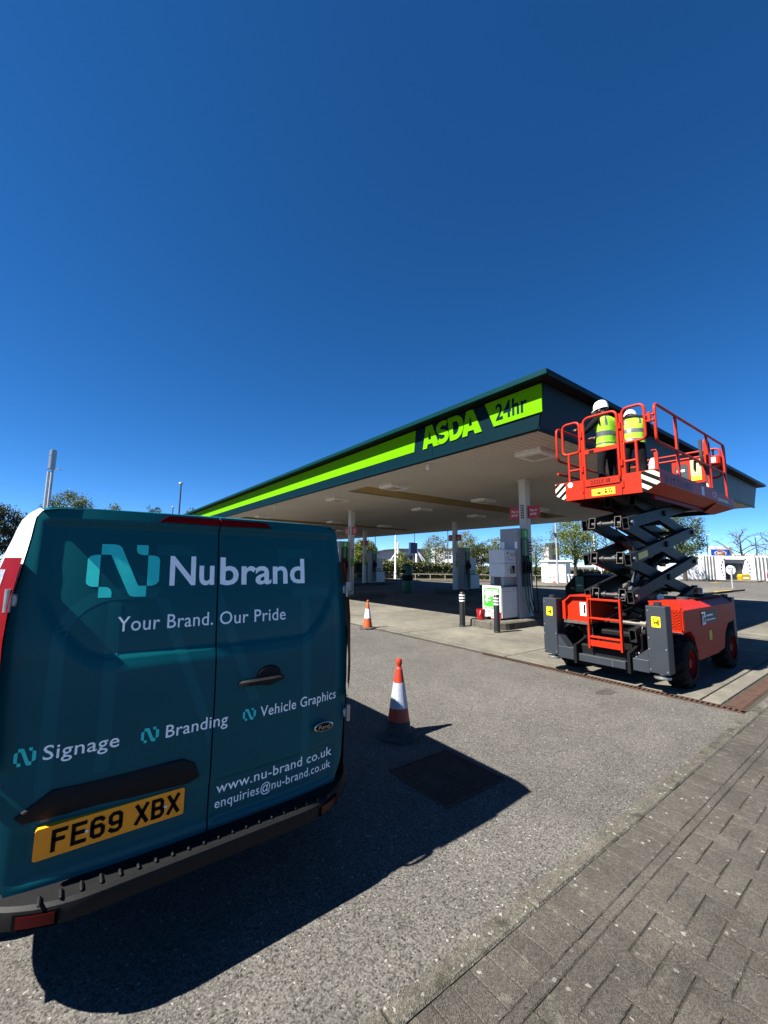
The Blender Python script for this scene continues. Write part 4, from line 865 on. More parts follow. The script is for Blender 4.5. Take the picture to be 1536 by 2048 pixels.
fl = MB().prism([(3.25, .84), (3.60, .84), (3.68, .90), (3.68, 1.17), (3.60, 1.25), (3.25, 1.27)], 'yz', 6.66, 7.4).build('front_cover', M['lift_red'], lift)
MB().prism([(3.30, .85), (3.25, .85), (3.25, 1.27), (3.60, 1.25), (3.70, 1.15), (3.70, .85), (3.68, .85), (3.68, 1.145), (3.59, 1.225), (3.30, 1.24)], 'yz', 6.60, 6.66).build('cover_lip', M['lift_red'], fl)
st_ = MB().box(6.655, 6.66, 3.36, 3.46, .93, 1.14).build('rating_sticker', M['sign_white'], fl); MB().box(6.652, 6.655, 3.37, 3.40, .97, 1.11).build('print', M['ink_black'], st_)
MB().prism([(3.3, .80), (3.72, .80), (3.72, .84), (3.25, .84)], 'yz', 6.62, 7.2).build('under_tray', M['grease'], fl)
# decal board on the right flank: white plate with dark letters and two text lines
dk = MB().box(7.75, 8.5, 2.142, 2.149, .86, 1.045).build('hire_sticker', M['lift_grey'], rc)
MB().box(7.77, 7.92, 2.138, 2.142, .85, 1.035).build('white_plate', M['sign_white'], dk)
q = MB(); onside = lambda a_, b_: (a_, 2.1365, b_)
flat_on(q, lettering('UP', 7.785, 7.905, .885, .07, .02), onside); q.build('lettering', M['ink_black'], dk); MB().box(7.785, 7.83, 2.1365, 2.138, .975, 1.02).build('logo_mark', M['ink_black'], dk)
q = MB(); q.box(7.97, 8.28, 2.1385, 2.142, .965, .99).box(7.97, 8.40, 2.1385, 2.142, .90, .918); q.build('small_print', M['sign_white'], dk)
MB().box(8.06, 8.19, 2.144, 2.149, .60, .74).build('warning_label', M['label_yellow'], rc)
MB().box(8.05, 9.5, 2.28, 2.56, 1.214, 1.232, 0, .006).build('top_mat', M['lift_black'], rc)
q = MB().cyl((7.9, 2.42, 1.21), (7.9, 2.42, 1.245), .09, n=18); q.build('filler_cap', M['rubber'], rc, 40)
bk = MB().cyl((8.72, 2.42, 1.23), (8.72, 2.42, 1.27), .075, n=18).build('beacon', M['lift_black'], lift, 40); MB().lathe([(.062, 1.27), (.058, 1.36), (.045, 1.375), (.001, 1.378)], (8.72, 2.42, 0), 18).build('amber_lens', M['amber'], bk, 40)
bk = MB().cyl((7.65, 2.98, 1.30), (7.65, 2.98, 1.34), .05, n=16).build('beacon', M['lift_black'], lift, 40); MB().lathe([(.045, 1.34), (.042, 1.42), (.03, 1.43), (.001, 1.432)], (7.65, 2.98, 0), 16).build('amber_lens', M['amber'], bk, 40)
# outrigger posts and beams, front and rear
def outrig(xf, xb, side, rear_=False):
    for nm, (ya, yb) in (('left', (3.76, 4.0)), ('right', (2.185, 2.43))):
        ps_ = MB().box(xf, xb, ya, yb, .29, 1.185, 0, .006).build('outrigger_post', M['lift_grey'], lift)
        MB().cyl(((xf + xb) / 2, (ya + yb) / 2, 1.185), ((xf + xb) / 2, (ya + yb) / 2, 1.235), .05, n=14).build('jack_cap', M['steel_dark'], ps_, 40)
        MB().cyl(((xf + xb) / 2, (ya + yb) / 2, .24), ((xf + xb) / 2, (ya + yb) / 2, .3), .04, n=14).lathe([(.001, .215), (.10, .215), (.105, .23), (.10, .245), (.03, .262)], ((xf + xb) / 2, (ya + yb) / 2, 0), 20).build('jack_foot', M['zinc'], ps_, 40)
        if rear_: continue
        yl = (ya + yb) / 2
        lb_ = MB().prism(rrect(yl - .055, yl + .055, .90, 1.045, .012, 2), 'yz', xf - .004, xf - .0005).build('warning_label', M['label_yellow'], ps_)
        k = MB(); P_ = lambda a_, b_: (xf - .005, yl + a_, .91 + b_)
        for pts in ([(-.035, .02), (-.02, .02), (-.02, .1), (-.035, .1)], [(-.02, .03), (.035, .065), (.03, .075), (-.02, .045)], [(-.02, .06), (.03, .03), (.035, .038), (-.02, .075)], [(.02, .09), (.035, .09), (.035, .105), (.02, .105)]):
            k.add([P_(a_, b_) for a_, b_ in pts], [(0, 1, 2, 3)])
        k.build('pictogram', M['ink_black'], lb_)
        for yb_, z in ((ya + .02, .33), (yb - .02, .33), (yb - .02, .60), (ya + .02, .62), (yb - .02, .75), (yb - .03, 1.12)):
            MB().cyl((xf - .008, yb_, z), (xf, yb_, z), .011, n=8).build('bolt', M['zinc'], ps_)
outrig(6.46, 6.66, 0); outrig(9.62, 9.78, 0, True)
MB().box(6.47, 6.62, 2.43, 2.64, .27, .44, 0, .006).build('beam_end', M['lift_grey'], lift); MB().box(6.47, 6.62, 3.50, 3.76, .25, .435, 0, .006).build('beam_end', M['lift_grey'], lift)
bm_ = MB().box(6.50, 6.60, 2.75, 3.47, .25, .36, 0, .006).build('cross_beam', M['lift_grey'], lift)
MB().box(6.496, 6.5, 2.93, 2.935, .255, .355).build('weld_line', M['zinc'], bm_)
MB().prism([(2.43, .60), (2.43, .44), (2.62, .44)], 'yz', 6.48, 6.60).build('gusset', M['lift_grey'], lift); MB().prism([(3.76, .62), (3.60, .44), (3.76, .44)], 'yz', 6.48, 6.66).build('gusset', M['lift_grey'], lift)
for y in (2.68, 3.46):
    q = MB().prism([(6.44, .22), (6.56, .22), (6.62, .42), (6.9, .56), (6.9, .62), (6.56, .52), (6.44, .50)], 'xz', y - .02, y + .02).build('beam_bracket', M['lift_black'], lift)
    MB().cyl((6.7, y - .05, .47), (6.7, y + .05, .47), .02, n=10).cyl((6.62, y - .05, .43), (6.62, y + .05, .43), .016, n=10).build('bracket_pin', M['zinc'], q)
MB().box(6.60, 6.75, 2.64, 3.5, .28, .5, 0, .02).build('axle_box', M['lift_black'], lift)
MB().box(9.64, 9.74, 2.43, 3.76, .27, .44, 0, .006).build('rear_beam', M['lift_grey'], lift)
# ladder
ld = MB().obox((6.52, 2.785, .48), (6.52, 2.785, 1.24), .06, .025, (0, 1, 0)).build('ladder', M['lift_red'], lift)
MB().obox((6.52, 3.255, .47), (6.52, 3.255, 1.24), .06, .025, (0, 1, 0)).build('stringer', M['lift_red'], ld)
for z, h_ in ((1.21, .03), (.925, .03), (.645, .03)): MB().box(6.49, 6.56, 2.80, 3.24, z - h_ / 2, z + h_ / 2, 0, .006).build('rung', M['lift_red'], ld)
MB().box(6.50, 6.515, 2.80, 3.24, .51, .60).build('bottom_rung', M['lift_red'], ld)
# scissor stack: outer arms rise away from the camera end, inner arms fall
NX0, NX1 = 6.76, 9.46; ZN = [.73, 1.28, 1.835, 2.39, 2.90]
arms = MB(); yo = ((2.655, 2.745), (3.28, 3.37)); yi = ((2.765, 2.86), (3.155, 3.255))
def arm(x0, z0, x1, z1, y0, y1, h_=.175):
    p0_, p1_ = Vector((x0, 0, z0)), Vector((x1, 0, z1)); d = (p1_ - p0_).normalized(); nn = Vector((-d.z, 0, d.x)); p0_ -= d * .09; p1_ += d * .09; t_ = .010
    q = MB(); ym = (y0 + y1) / 2
    def strip(ya, yb, na, nb):                   # one wall of the hollow section
        vs = [p0_ + nn * na, p1_ + nn * na, p1_ + nn * nb, p0_ + nn * nb]
        q.add([(v.x, ya, v.z) for v in vs] + [(v.x, yb, v.z) for v in vs], [(0, 1, 2, 3), (7, 6, 5, 4), (0, 4, 5, 1), (1, 5, 6, 2), (2, 6, 7, 3), (3, 7, 4, 0)])
    strip(y0, y1, h_ / 2 - t_, h_ / 2); strip(y0, y1, -h_ / 2, -h_ / 2 + t_); strip(y0, y0 + t_, -h_ / 2 + t_, h_ / 2 - t_); strip(y1 - t_, y1, -h_ / 2 + t_, h_ / 2 - t_)
    a_ = q.build('scissor_arm', M['arm_grey'], lift)
    rim = MB()                                   # bare steel cut edge at the near end
    e0 = p0_ - d * .002
    for ya, yb, na, nb in ((y0, y1, h_ / 2 - .004, h_ / 2), (y0, y1, -h_ / 2, -h_ / 2 + .004), (y0, y0 + .004, -h_ / 2 + .004, h_ / 2 - .004), (y1 - .004, y1, -h_ / 2 + .004, h_ / 2 - .004)):
        w0, w1 = e0 + nn * na, e0 + nn * nb; rim.add([(w0.x, ya, w0.z), (w0.x, yb, w0.z), (w1.x, yb, w1.z), (w1.x, ya, w1.z)], [(0, 1, 2, 3)])
    rim.build('cut_edge', M['grease'], a_)
    return a_
for k in range(4):
    for y0, y1 in yo:
        a_ = arm(NX0, ZN[k], NX1, ZN[k + 1], y0, y1)
        if k == 2 and y0 < 3:
            p_ = Vector((NX0 + .32, 0, ZN[k] + .32 * (ZN[k + 1] - ZN[k]) / (NX1 - NX0))); t_ = Vector((.983, 0, .185)); nn = Vector((-.185, 0, .983))
            MB().add([(p_ + t_ * a + nn * b).to_tuple()[:1] + (y0 - .003,) + (p_ + t_ * a + nn * b).to_tuple()[2:] for a, b in ((-.15, -.05), (.22, -.05), (.22, .05), (-.15, .05))], [(0, 1, 2, 3)]).build('arm_label', M['label_yellow'], a_)
    for y0, y1 in yi: arm(NX0 if k < 3 else 7.35, ZN[k + 1] if k < 3 else 2.79, NX1, ZN[k], y0, y1)
for k, z in enumerate(ZN[1:4]):
    for x in (NX0, NX1): MB().cyl((x, 2.62, z), (x, 3.40, z), .038, n=14).cyl((x, 2.90, z), (x, 2.93, z), .055, n=14).cyl((x, 3.08, z), (x, 3.11, z), .055, n=14).build('cross_pin', M['steel_dark'], lift, 40)
for k in range(4):
    xm, zm = (NX0 + NX1) / 2, (ZN[k] + ZN[k + 1]) / 2
    for y in (2.645, 3.38): MB().cyl((xm, y - .02, zm), (xm, y + .02, zm), .05, n=14).build('pivot_boss', M['lift_black'], lift, 40)
for k in (1, 2, 3):                              # cross plates tie the inner arms together
    xa = NX0 + .9; za = ZN[k + 1] + .9 * (ZN[k] - ZN[k + 1]) / (NX1 - NX0); MB().obox((xa, 2.86, za), (xa, 3.155, za), .09, .09).build('cross_tie', M['arm_grey'], lift)
    xa = NX0 + 1.9; za = ZN[k + 1] + 1.9 * (ZN[k] - ZN[k + 1]) / (NX1 - NX0); MB().obox((xa, 2.86, za), (xa, 3.155, za), .09, .09).build('cross_tie', M['arm_grey'], lift)
MB().cyl((7.3, 3.01, 1.32), (9.1, 3.01, 2.05), .065, n=16).cyl((8.6, 3.01, 1.85), (9.4, 3.01, 2.17), .04, n=14).build('main_ram', M['lift_black'], lift, 40)
MB().tube(bend([(6.74, 2.70, 1.30), (6.68, 2.82, 1.24), (6.7, 2.95, 1.26), (7.0, 2.9, 1.1)], .08, 5), .012, 6).build('hydraulic_hose', M['rubber'], lift); MB().tube(bend([(6.76, 2.70, 2.42), (6.72, 2.85, 2.36), (6.8, 2.9, 2.3), (7.4, 2.9, 2.1), (7.6, 2.95, 1.5)], .1, 5), .012, 6).build('hydraulic_hose', M['rubber'], lift)
MB().obox((7.05, 2.84, 1.32), (7.35, 2.84, 1.62), .05, .12, (1, 0, 0)).build('valve_block', M['lift_grey'], lift)
# platform: channel-shaped deck, main part and extension
PX0, PXM, PX1 = 6.80, 9.57, 10.8; PY0, PY1 = 2.24, 3.88; PT, PM, PB = 3.165, 2.955, 2.84
deck = MB().box(PX0 + .02, PX1 - .03, PY0 + .02, PY1 - .02, 2.955, 2.98).build('deck', M['lift_grey'], lift)
for y, s_ in ((PY0, 1), (PY1, -1)):
    sk = MB().prism([(y, PT), (y, PM), (y + s_ * .20, PB), (y + s_ * .22, PB + .015), (y + s_ * .012, PM + .008), (y + s_ * .012, PT)], 'yz', PX0 + .012, PXM).build('side_skirt', M['lift_red'], lift)
    ya, yb = y + s_ * .03, y + s_ * .22
    MB().box(PXM + .002, PX1, ya, ya + s_ * .014, PM - .03, PT - .03).build('extension_skirt', M['lift_red'], lift)
    q = MB(); q.add([(PXM + .002, ya, PM - .03), (PX1, ya, PM - .03), (10.15, yb, PB - .075), (PXM + .002, yb, PB - .075), (PXM + .002, ya + s_ * .012, PM - .028), (PX1, ya + s_ * .012, PM - .028), (10.15, yb, PB - .06), (PXM + .002, yb, PB - .06)], [(0, 1, 2, 3), (7, 6, 5, 4), (0, 4, 5, 1), (1, 5, 6, 2), (2, 6, 7, 3), (3, 7, 4, 0)]); q.build('lower_skirt', M['lift_red'], lift)
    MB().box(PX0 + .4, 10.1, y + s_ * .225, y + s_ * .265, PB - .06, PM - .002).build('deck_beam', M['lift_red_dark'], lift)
q = MB()
for i in range(9): q.box(9.64 + i * .085, 9.69 + i * .085, PY0 + .027, PY0 + .0295, 2.985, 3.045)
q.build('ruler_marking', M['hazard_cream'], lift)
q = MB(); sd_fn = lambda a_, b_: (a_, PY0 - .003, b_)
flat_on(q, lettering('JCPT1218RT', 6.98, 8.22, 2.985, .11, .02, 1.05), sd_fn); q.build('lettering', M['lift_grey'], lift)
MB().box(8.66, 8.80, PY0 - .003, PY0 - .0005, 2.975, 3.13).build('pale_sticker', M['pump_light'], lift)
q = MB(); flat_on(q, lettering('CE', 9.26, 9.5, 3.01, .09, .005), sd_fn); q.build('lettering', M['pump_light'], lift)
# front plate: six-cornered, with hazard corners and the central gate between hinge posts
GY0, GY1 = 2.78, 3.345                           # gate opening
fp = MB().prism([(PY0, PT), (GY0 - .02, PT), (GY0 - .02, PB), (PY0 + .20, PB), (PY0, PM)], 'yz', PX0, PX0 + .012).build('front_plate', M['lift_red'], lift)
MB().prism([(GY1 + .03, PT), (PY1, PT), (PY1, PM), (PY1 - .20, PB), (GY1 + .03, PB)], 'yz', PX0, PX0 + .012).build('front_plate', M['lift_red'], lift)
MB().box(PX0 - .002, PX0 + .01, GY0 - .01, GY1 + .02, PB, PT - .13).build('gate_sill', M['lift_red'], lift)
lb_ = MB().box(PX0 - .006, PX0 - .002, 2.87, 3.24, 2.87, 2.985).build('yellow_notice', M['label_yellow'], lift)
k = MB(); fn = lambda a_, b_: (PX0 - .0065, -a_, b_)
for (a_, b_, w_, h_) in ((-3.19, 2.895, .012, .035), (-3.15, 2.895, .055, .03), (-3.03, 2.90, .035, .03), (-2.97, 2.90, .018, .03), (-2.935, 2.90, .018, .03), (-3.03, 2.945, .03, .018), (-2.98, 2.945, .05, .018)): k.add([fn(a_, b_), fn(a_ + w_, b_), fn(a_ + w_, b_ + h_), fn(a_, b_ + h_)], [(0, 1, 2, 3)])
k.build('notice_print', M['ink_black'], lb_)
def hazard(outer, poly, flip):
    hz = MB().add([(PX0 - .004, y, z) for y, z in poly], [tuple(range(len(poly)))]).build('hazard_patch', M['hazard_cream'], lift)
    ymin, ymax = min(p[0] for p in poly), max(p[0] for p in poly)
    def clip(pts, fa):                           # keep fa(p) >= 0
        out = []
        for a_, b_ in zip(pts, pts[1:] + pts[:1]):
            da, db = fa(a_), fa(b_)
            if da >= 0: out.append(a_)
            if (da >= 0) != (db >= 0): t_ = da / (da - db); out.append((a_[0] + (b_[0] - a_[0]) * t_, a_[1] + (b_[1] - a_[1]) * t_))
        return out
    k = MB()
    for i in range(-3, 6):
        c0 = i * .135 + .04; f_ = lambda p: (p[1] - PB) + (p[0] - ymin) * (-.62 if flip else .9)
        pts = clip(clip(list(poly), lambda p: f_(p) - c0 + .18), lambda p: c0 - .115 - f_(p))
        if len(pts) >= 3: k.add([(PX0 - .0055, y, z) for y, z in pts], [tuple(range(len(pts)))])
    k.build('hazard_stripes', M['ink_black'], hz)
hazard(0, [(PY0 + .005, PT - .01), (PY0 + .005, PM), (PY0 + .20, PB + .005), (PY0 + .245, PB + .005), (PY0 + .245, PT - .01)], True)
hazard(0, [(PY1 - .005, PT - .01), (PY1 - .005, PM), (PY1 - .19, PB + .005), (PY1 - .195, PT - .01)], False)
MB().lathe([(.045, PX0 - .003), (.045, PX0 - .001)], (0, 3.60, 3.11), 20, axis='x').build('round_sticker', M['sign_white'], lift)
# guard rails
RT, RM = 4.225, 3.66; r_ = .022
def rail(pts, name='guard_rail', rad=.09, r=r_, closed=False, par=lift):
    return MB().tube(bend(pts, rad, 5), r, 10).build(name, M['lift_red'], par, 50)
def loop(pts, name, rad=.1, par=lift):
    pts = [Vector(p) for p in pts]; mid = (pts[0] + pts[1]) / 2; b_ = bend([mid] + pts[1:] + [pts[0], mid], rad, 5); return MB().tube(b_[:-1], r_, 10, closed=True).build(name, M['lift_red'], par, 50)
X = PX0 + .03
# hinge posts either side of the gate
for y in (GY0 - .03, GY1 + .03):
    p_ = rail([(X, y, PB + .1), (X, y, 4.16)], 'gate_post'); 
    for z in (3.0, 3.35, 3.95): MB().cyl((X - .03, y, z - .05), (X - .03, y, z + .05), .02, n=10).build('hinge', M['lift_red'], p_)
# gate
gt = loop([(X - .02, GY0 + .01, 3.05), (X - .02, GY1 - .01, 3.05), (X - .02, GY1 - .01, RT), (X - .02, GY0 + .01, RT)], 'gate', .11)
gb = MB().box(X - .05, X - .03, GY0 + .01, GY1 - .01, 3.04, 3.155).build('gate_plate', M['lift_red'], gt)
MB().obox((X - .02, GY0 + .01, RM - .03), (X - .02, GY1 - .01, RM - .03), .04, .07).build('gate_bar', M['lift_red'], gt); MB().box(X - .046, X - .041, 3.17, 3.25, RM - .055, RM - .015).build('gate_label', M['ink_black'], gt)
q = MB(); flat_on(q, lettering('DS32X 08', -3.24, -2.93, 3.065, .065, .012, 1.1), lambda a_, b_: (X - .0525, -a_, b_)); q.build('lettering', M['ink_black'], gt)
# corner panels of the front rail
ob = loop([(X, PY0 + .16, RM), (X, GY0 - .06, RM), (X, GY0 - .06, RT), (X, PY0 + .16, RT)], 'front_rail_loop'); 
for y in (GY0 - .06, PY0 + .30): rail([(X, y, RM), (X, y, PT - .05)], 'rail_upright', par=lift)
rail([(X, PY0 + .30, 3.36), (X, GY0 - .06, 3.36)], 'rail_bar')
ob = loop([(X, GY1 + .07, RM), (X, PY1 - .16, RM), (X, PY1 - .16, RT - .02), (X, GY1 + .07, RT - .02)], 'front_rail_loop')
for y in (GY1 + .07, PY1 - .26): rail([(X, y, RM), (X, y, PT - .05)], 'rail_upright')
rail([(X, PY1 - .26, 3.36), (X, GY1 + .07, 3.36)], 'rail_bar')
# long side rails, near side and far side
for y in (PY0 + .03, PY1 - .03):
    xs0, xs1 = PX0 + .06, 10.42
    loop([(xs0, y, RM - .06), (xs1, y, RM - .06), (xs1, y, RT - .03), (xs0, y, RT - .03)], 'side_rail_loop', .1)
    for x in (7.72, 9.30, 10.36):
        s_ = 1 if y < 3 else -1
        u_ = MB().obox((x, y, PT - .08), (x, y, RT - .05), .03, .07, (1, 0, 0)).build('rail_upright', M['lift_red'], lift)
rail([(PX0 + .06, PY1 - .03, 3.36), (10.4, PY1 - .03, 3.36)], 'rail_bar')
# end rail and the second set of uprights of the extension
loop([(10.45, PY0 + .1, RM - .1), (10.45, PY1 - .1, RM - .1), (10.45, PY1 - .1, RT - .06), (10.45, PY0 + .1, RT - .06)], 'end_rail_loop', .1)
loop([(9.36, PY0 + .08, 3.2), (9.62, PY0 + .08, 3.2), (9.62, PY0 + .08, 4.12), (9.36, PY0 + .08, 4.12)], 'extension_frame', .06)
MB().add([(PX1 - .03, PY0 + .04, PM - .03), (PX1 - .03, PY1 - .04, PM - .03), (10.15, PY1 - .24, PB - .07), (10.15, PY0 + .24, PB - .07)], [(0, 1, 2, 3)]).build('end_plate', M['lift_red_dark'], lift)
# hazard corner post with white cap at the near corner
MB().box(PX0 + .0, PX0 + .03, PY0 + .01, PY0 + .06, PT, 3.42).build('corner_stub', M['lift_red'], lift); MB().lathe([(.03, 3.17), (.06, 3.19), (.05, 3.3), (.02, 3.36)], (PX0 + .12, PY0 + .12, 0), 14).build('white_cap', M['sign_white'], lift, 40)
q = rail([(PX0 + .02, PY0 + .03, 3.40), (PX0 + .02, PY0 + .03, 3.46), (PX0 + .02, PY0 + .10, 3.46)], 'hook', .02, .008)
for z in (3.93, 4.02): MB().cyl((PX0 + .035, PY0 + .03, z), (PX0 + .035, PY0 + .16, z), .016, n=10).build('rail_joint', M['lift_red'], lift)
MB().box(PX0 + .01, PX0 + .06, PY0 + .07, PY0 + .12, 3.9, 4.06, 0, .01).build('joint_clamp', M['lift_red'], lift)
# control station and document boards on the cross gate between deck and extension
cb = MB().box(10.2, 10.55, 2.30, 2.72, 3.78, 3.98, 0, .03).build('control_box', M['lift_red'], lift)
q = MB().cyl((10.3, 2.42, 3.98), (10.3, 2.42, 4.10), .018, n=10).lathe([(.02, 4.09), (.03, 4.11), (.001, 4.14)], (10.3, 2.42, 0), 12); q.build('joystick', M['lift_black'], cb, 40)
MB().box(10.192, 10.2, 2.36, 2.62, 3.83, 3.94).build('control_panel', M['pump_light'], cb)
BX = 9.5
bd_ = rail([(BX, 2.36, 3.84), (BX, 3.72, 3.84)], 'cross_gate', r=.02)
MB().solid([(2.40, 3.34), (2.58, 3.34), (2.64, 3.40), (2.64, 3.70), (2.67, 3.74), (2.83, 3.74), (2.86, 3.70), (2.86, 3.30), (2.91, 3.30), (2.91, 3.80), (2.38, 3.80), (2.38, 3.36)], [], lambda a, b, d: (d, a, b), BX, BX + .02).build('board_frame', M['lift_red'], bd_)
MB().box(BX + .004, BX + .014, 2.645, 2.855, 3.10, 3.735).build('grey_board', M['lift_grey'], bd_); MB().box(BX - .003, BX + .0035, 2.70, 2.83, 3.59, 3.635).build('white_label', M['sign_white'], bd_)
lb_ = MB().box(BX - .008, BX - .0005, 2.43, 2.60, 3.42, 3.79).build('instruction_board', M['label_cream'], bd_); MB().box(BX - .011, BX - .008, 2.432, 2.598, 3.385, 3.475).build('yellow_foot', M['label_yellow'], lb_)
k = MB()
for i in range(6): k.box(BX - .0105, BX - .0083, 2.445 + i * .025, 2.458 + i * .025, 3.50 + .006 * (i % 3), 3.525)
k.build('board_print', M['ink_black'], lb_)
MB().tube(bend([(9.03, 2.30, 4.05), (9.05, 2.30, 3.72), (9.12, 2.30, 3.62), (9.32, 2.30, 3.50), (9.34, 2.30, 3.2)], .12, 6), .028, 8).build('cable_hose', M['rubber'], lift); MB().cyl((9.34, 2.30, 3.17), (9.34, 2.30, 3.28), .032, n=10).build('hose_clip', M['hazard_cream'], lift)
MB().tube(bend([(BX - .03, 2.44, 3.70), (BX - .03, 2.46, 3.78), (BX - .03, 2.52, 3.78), (BX - .03, 2.53, 3.60)], .05, 5), .02, 8).build('hose_loop', M['lift_black'], lift)
# ---------------------------------------------------------------- two workers on the platform (bodies grown with the Skin modifier)
def grow(verts, edges, radii, root, levels=2):
    me = bpy.data.meshes.new('skel'); me.from_pydata(verts, edges, []); ob = bpy.data.objects.new('skel', me); COL.objects.link(ob)
    md = ob.modifiers.new('s', 'SKIN'); md.use_smooth_shade = True
    for i, (rx, ry) in enumerate(radii): sv = me.skin_vertices[0].data[i]; sv.radius = (rx, ry); sv.use_root = (i == root)
    ss = ob.modifiers.new('d', 'SUBSURF'); ss.levels = levels; ss.render_levels = levels
    bpy.context.view_layer.update(); dg = bpy.context.evaluated_depsgraph_get(); ev = ob.evaluated_get(dg); m2 = bpy.data.meshes.new_from_object(ev); bpy.data.objects.remove(ob); return m2
def person(loc, rz, label, J, hat_tilt=0.0, head_turn=0.0, height=1.0):
    """J: joints in the person's own frame, facing +y, feet at z = 0"""
    t = thing('person', label, 'person', loc, 'workers on the lift platform'); ORG[t.name] = Vector((0, 0, 0)); t.rotation_euler.z = rz; t.scale = (height,) * 3
    V = []; E = []; Rd = []
    def v(p, r): V.append(tuple(p)); Rd.append(r if isinstance(r, tuple) else (r, r)); return len(V) - 1
    pel = v(J['pelvis'], (.15, .115)); waist = v(J['waist'], (.145, .105)); chest = v(J['chest'], (.175, .125)); neckb = v(J['neck'], (.075, .07))
    E += [(pel, waist), (waist, chest), (chest, neckb)]
    h = Vector(J['head']); n0 = Vector(J['neck']); d = (h - n0).normalized(); hd0 = v(n0 + d * .06, .058); hd1 = v(h - d * .03, (.073, .09)); hd2 = v(h + d * .05, (.076, .095)); hd3 = v(h + d * .12, (.055, .07)); E += [(neckb, hd0), (hd0, hd1), (hd1, hd2), (hd2, hd3)]
    for s, k in ((-1, 'l'), (1, 'r')):
        sh = v(J['sho_' + k], .075); el = v(J['elb_' + k], .052); wr = v(J['wri_' + k], .036); E += [(chest, sh), (sh, el), (el, wr)]
        w = Vector(J['wri_' + k]); fd = (w - Vector(J['elb_' + k])).normalized(); pm = v(w + fd * .06, (.042, .024)); E.append((wr, pm))
        side = fd.cross(Vector((0, 0, 1))).normalized()
        for f in range(4):
            o = side * (.03 - .02 * f); L = (.07, .08, .075, .058)[f]; b = v(w + fd * .09 + o, .011); c = v(w + fd * (.09 + L * .55) + o - Vector((0, 0, .012)), .0095); e = v(w + fd * (.09 + L) + o - Vector((0, 0, .035)), .0085); E += [(pm, b), (b, c), (c, e)]
        b = v(w + fd * .045 + side * .045 * -s, .012); c = v(w + fd * .085 + side * .065 * -s, .010); E += [(pm, b), (b, c)]
        hip = v(J['hip_' + k], (.095, .1)); kn = v(J['kne_' + k], .068); an = v(J['ank_' + k], .048); a = Vector(J['ank_' + k]); heel = v(a + Vector((0, -.03, -.045)), .045); toe = v(a + Vector((.015 * s, .16, -.055)), (.042, .032)); E += [(pel, hip), (hip, kn), (kn, an), (an, heel), (heel, toe)]
    me = grow(V, E, Rd, pel)
    for m in ('cloth_black', 'skin', 'hair'): me.materials.append(M[m])
    nz = J['neck'][2]
    wl, wr_ = Vector(J['wri_l']), Vector(J['wri_r'])
    for p in me.polygons:
        c = p.center
        if (c - h).length < .17 and c.z > nz + .015: p.material_index = 2 if (c - h).dot(Vector((0, 1, 0))) < -.03 else 1
        elif (c - wl).length < .19 and (c - Vector(J['elb_l'])).length > (wl - Vector(J['elb_l'])).length + .01: p.material_index = 1
        elif (c - wr_).length < .19 and (c - Vector(J['elb_r'])).length > (wr_ - Vector(J['elb_r'])).length + .01: p.material_index = 1
    me.shade_smooth(); b = bpy.data.objects.new('body', me); COL.objects.link(b); b.parent = t; ORG[b.name] = Vector((0, 0, 0))
    # hi-vis vest: rings round the torso with two reflective bands and shoulder straps
    P, Wt, C, N = (Vector(J[k]) for k in ('pelvis', 'waist', 'chest', 'neck'))
    def spine(s):
        pts = [P - Vector((0, 0, .05)), P, Wt, C, C + (N - C) * .55, N + Vector((0, 0, -.02))]; f = s * (len(pts) - 1); i = min(int(f), len(pts) - 2); return pts[i].lerp(pts[i + 1], f - i)
    prof_ = [(0, .195, .165), (.08, .193, .162), (.16, .188, .155), (.24, .185, .150), (.32, .183, .148), (.40, .186, .150), (.48, .193, .155), (.56, .203, .160), (.64, .213, .163), (.72, .215, .158), (.80, .198, .142), (.88, .158, .118), (.96, .105, .095)]
    q = MB(); n = 28; rings = []
    for s, rx, ry in prof_:
        c = spine(s); rings.append([(c.x + rx * (abs(math.cos(a)) ** .85) * (1 if math.cos(a) > 0 else -1) * (1 + .02 * math.sin(5 * a + s * 9)), c.y + ry * math.sin(a) * (1 + .03 * math.sin(7 * a + 4 * s)), c.z + (.012 * math.sin(3 * a) if s == 0 else 0)) for a in [2 * PI * i / n for i in range(n)]])
    for k in range(len(rings) - 1):
        for i in range(n):
            a = (i + .5) / n * 2 * PI
            if 8 <= k <= 10 and abs(math.cos(a)) > .93: continue             # arm openings
            b0 = len(q.v); q.v += [rings[k][i], rings[k][(i + 1) % n], rings[k + 1][(i + 1) % n], rings[k + 1][i]]
            q.f.append((b0, b0 + 1, b0 + 2, b0 + 3)); q.m.append(1 if (k in (2, 5)) or (k >= 7 and .42 < abs(math.cos(a)) < .62) else 0)
    vo = q.build('vest', [M['hivis'], M['reflective']], t, 0, fix=False); bm = bmesh.new(); bm.from_mesh(vo.data); bmesh.ops.remove_doubles(bm, verts=bm.verts, dist=.0005); bmesh.ops.recalc_face_normals(bm, faces=bm.faces); bm.to_mesh(vo.data); bm.free(); vo.data.shade_smooth()
    # helmet: domed shell, brim, chin strap
    hq = MB(); n = 24
    rg = [(.118, -.045), (.121, -.02), (.119, .02), (.108, .062), (.085, .098), (.05, .122), (.015, .131)]
    for r, z in rg: hq.v += [(r * .93 * math.cos(a), r * 1.12 * math.sin(a), z) for a in [2 * PI * i / n for i in range(n)]]
    hq.f = [(k * n + i, k * n + (i + 1) % n, (k + 1) * n + (i + 1) % n, (k + 1) * n + i) for k in range(len(rg) - 1) for i in range(n)] + [tuple(range((len(rg) - 1) * n, len(rg) * n))]
    b0 = len(hq.v)
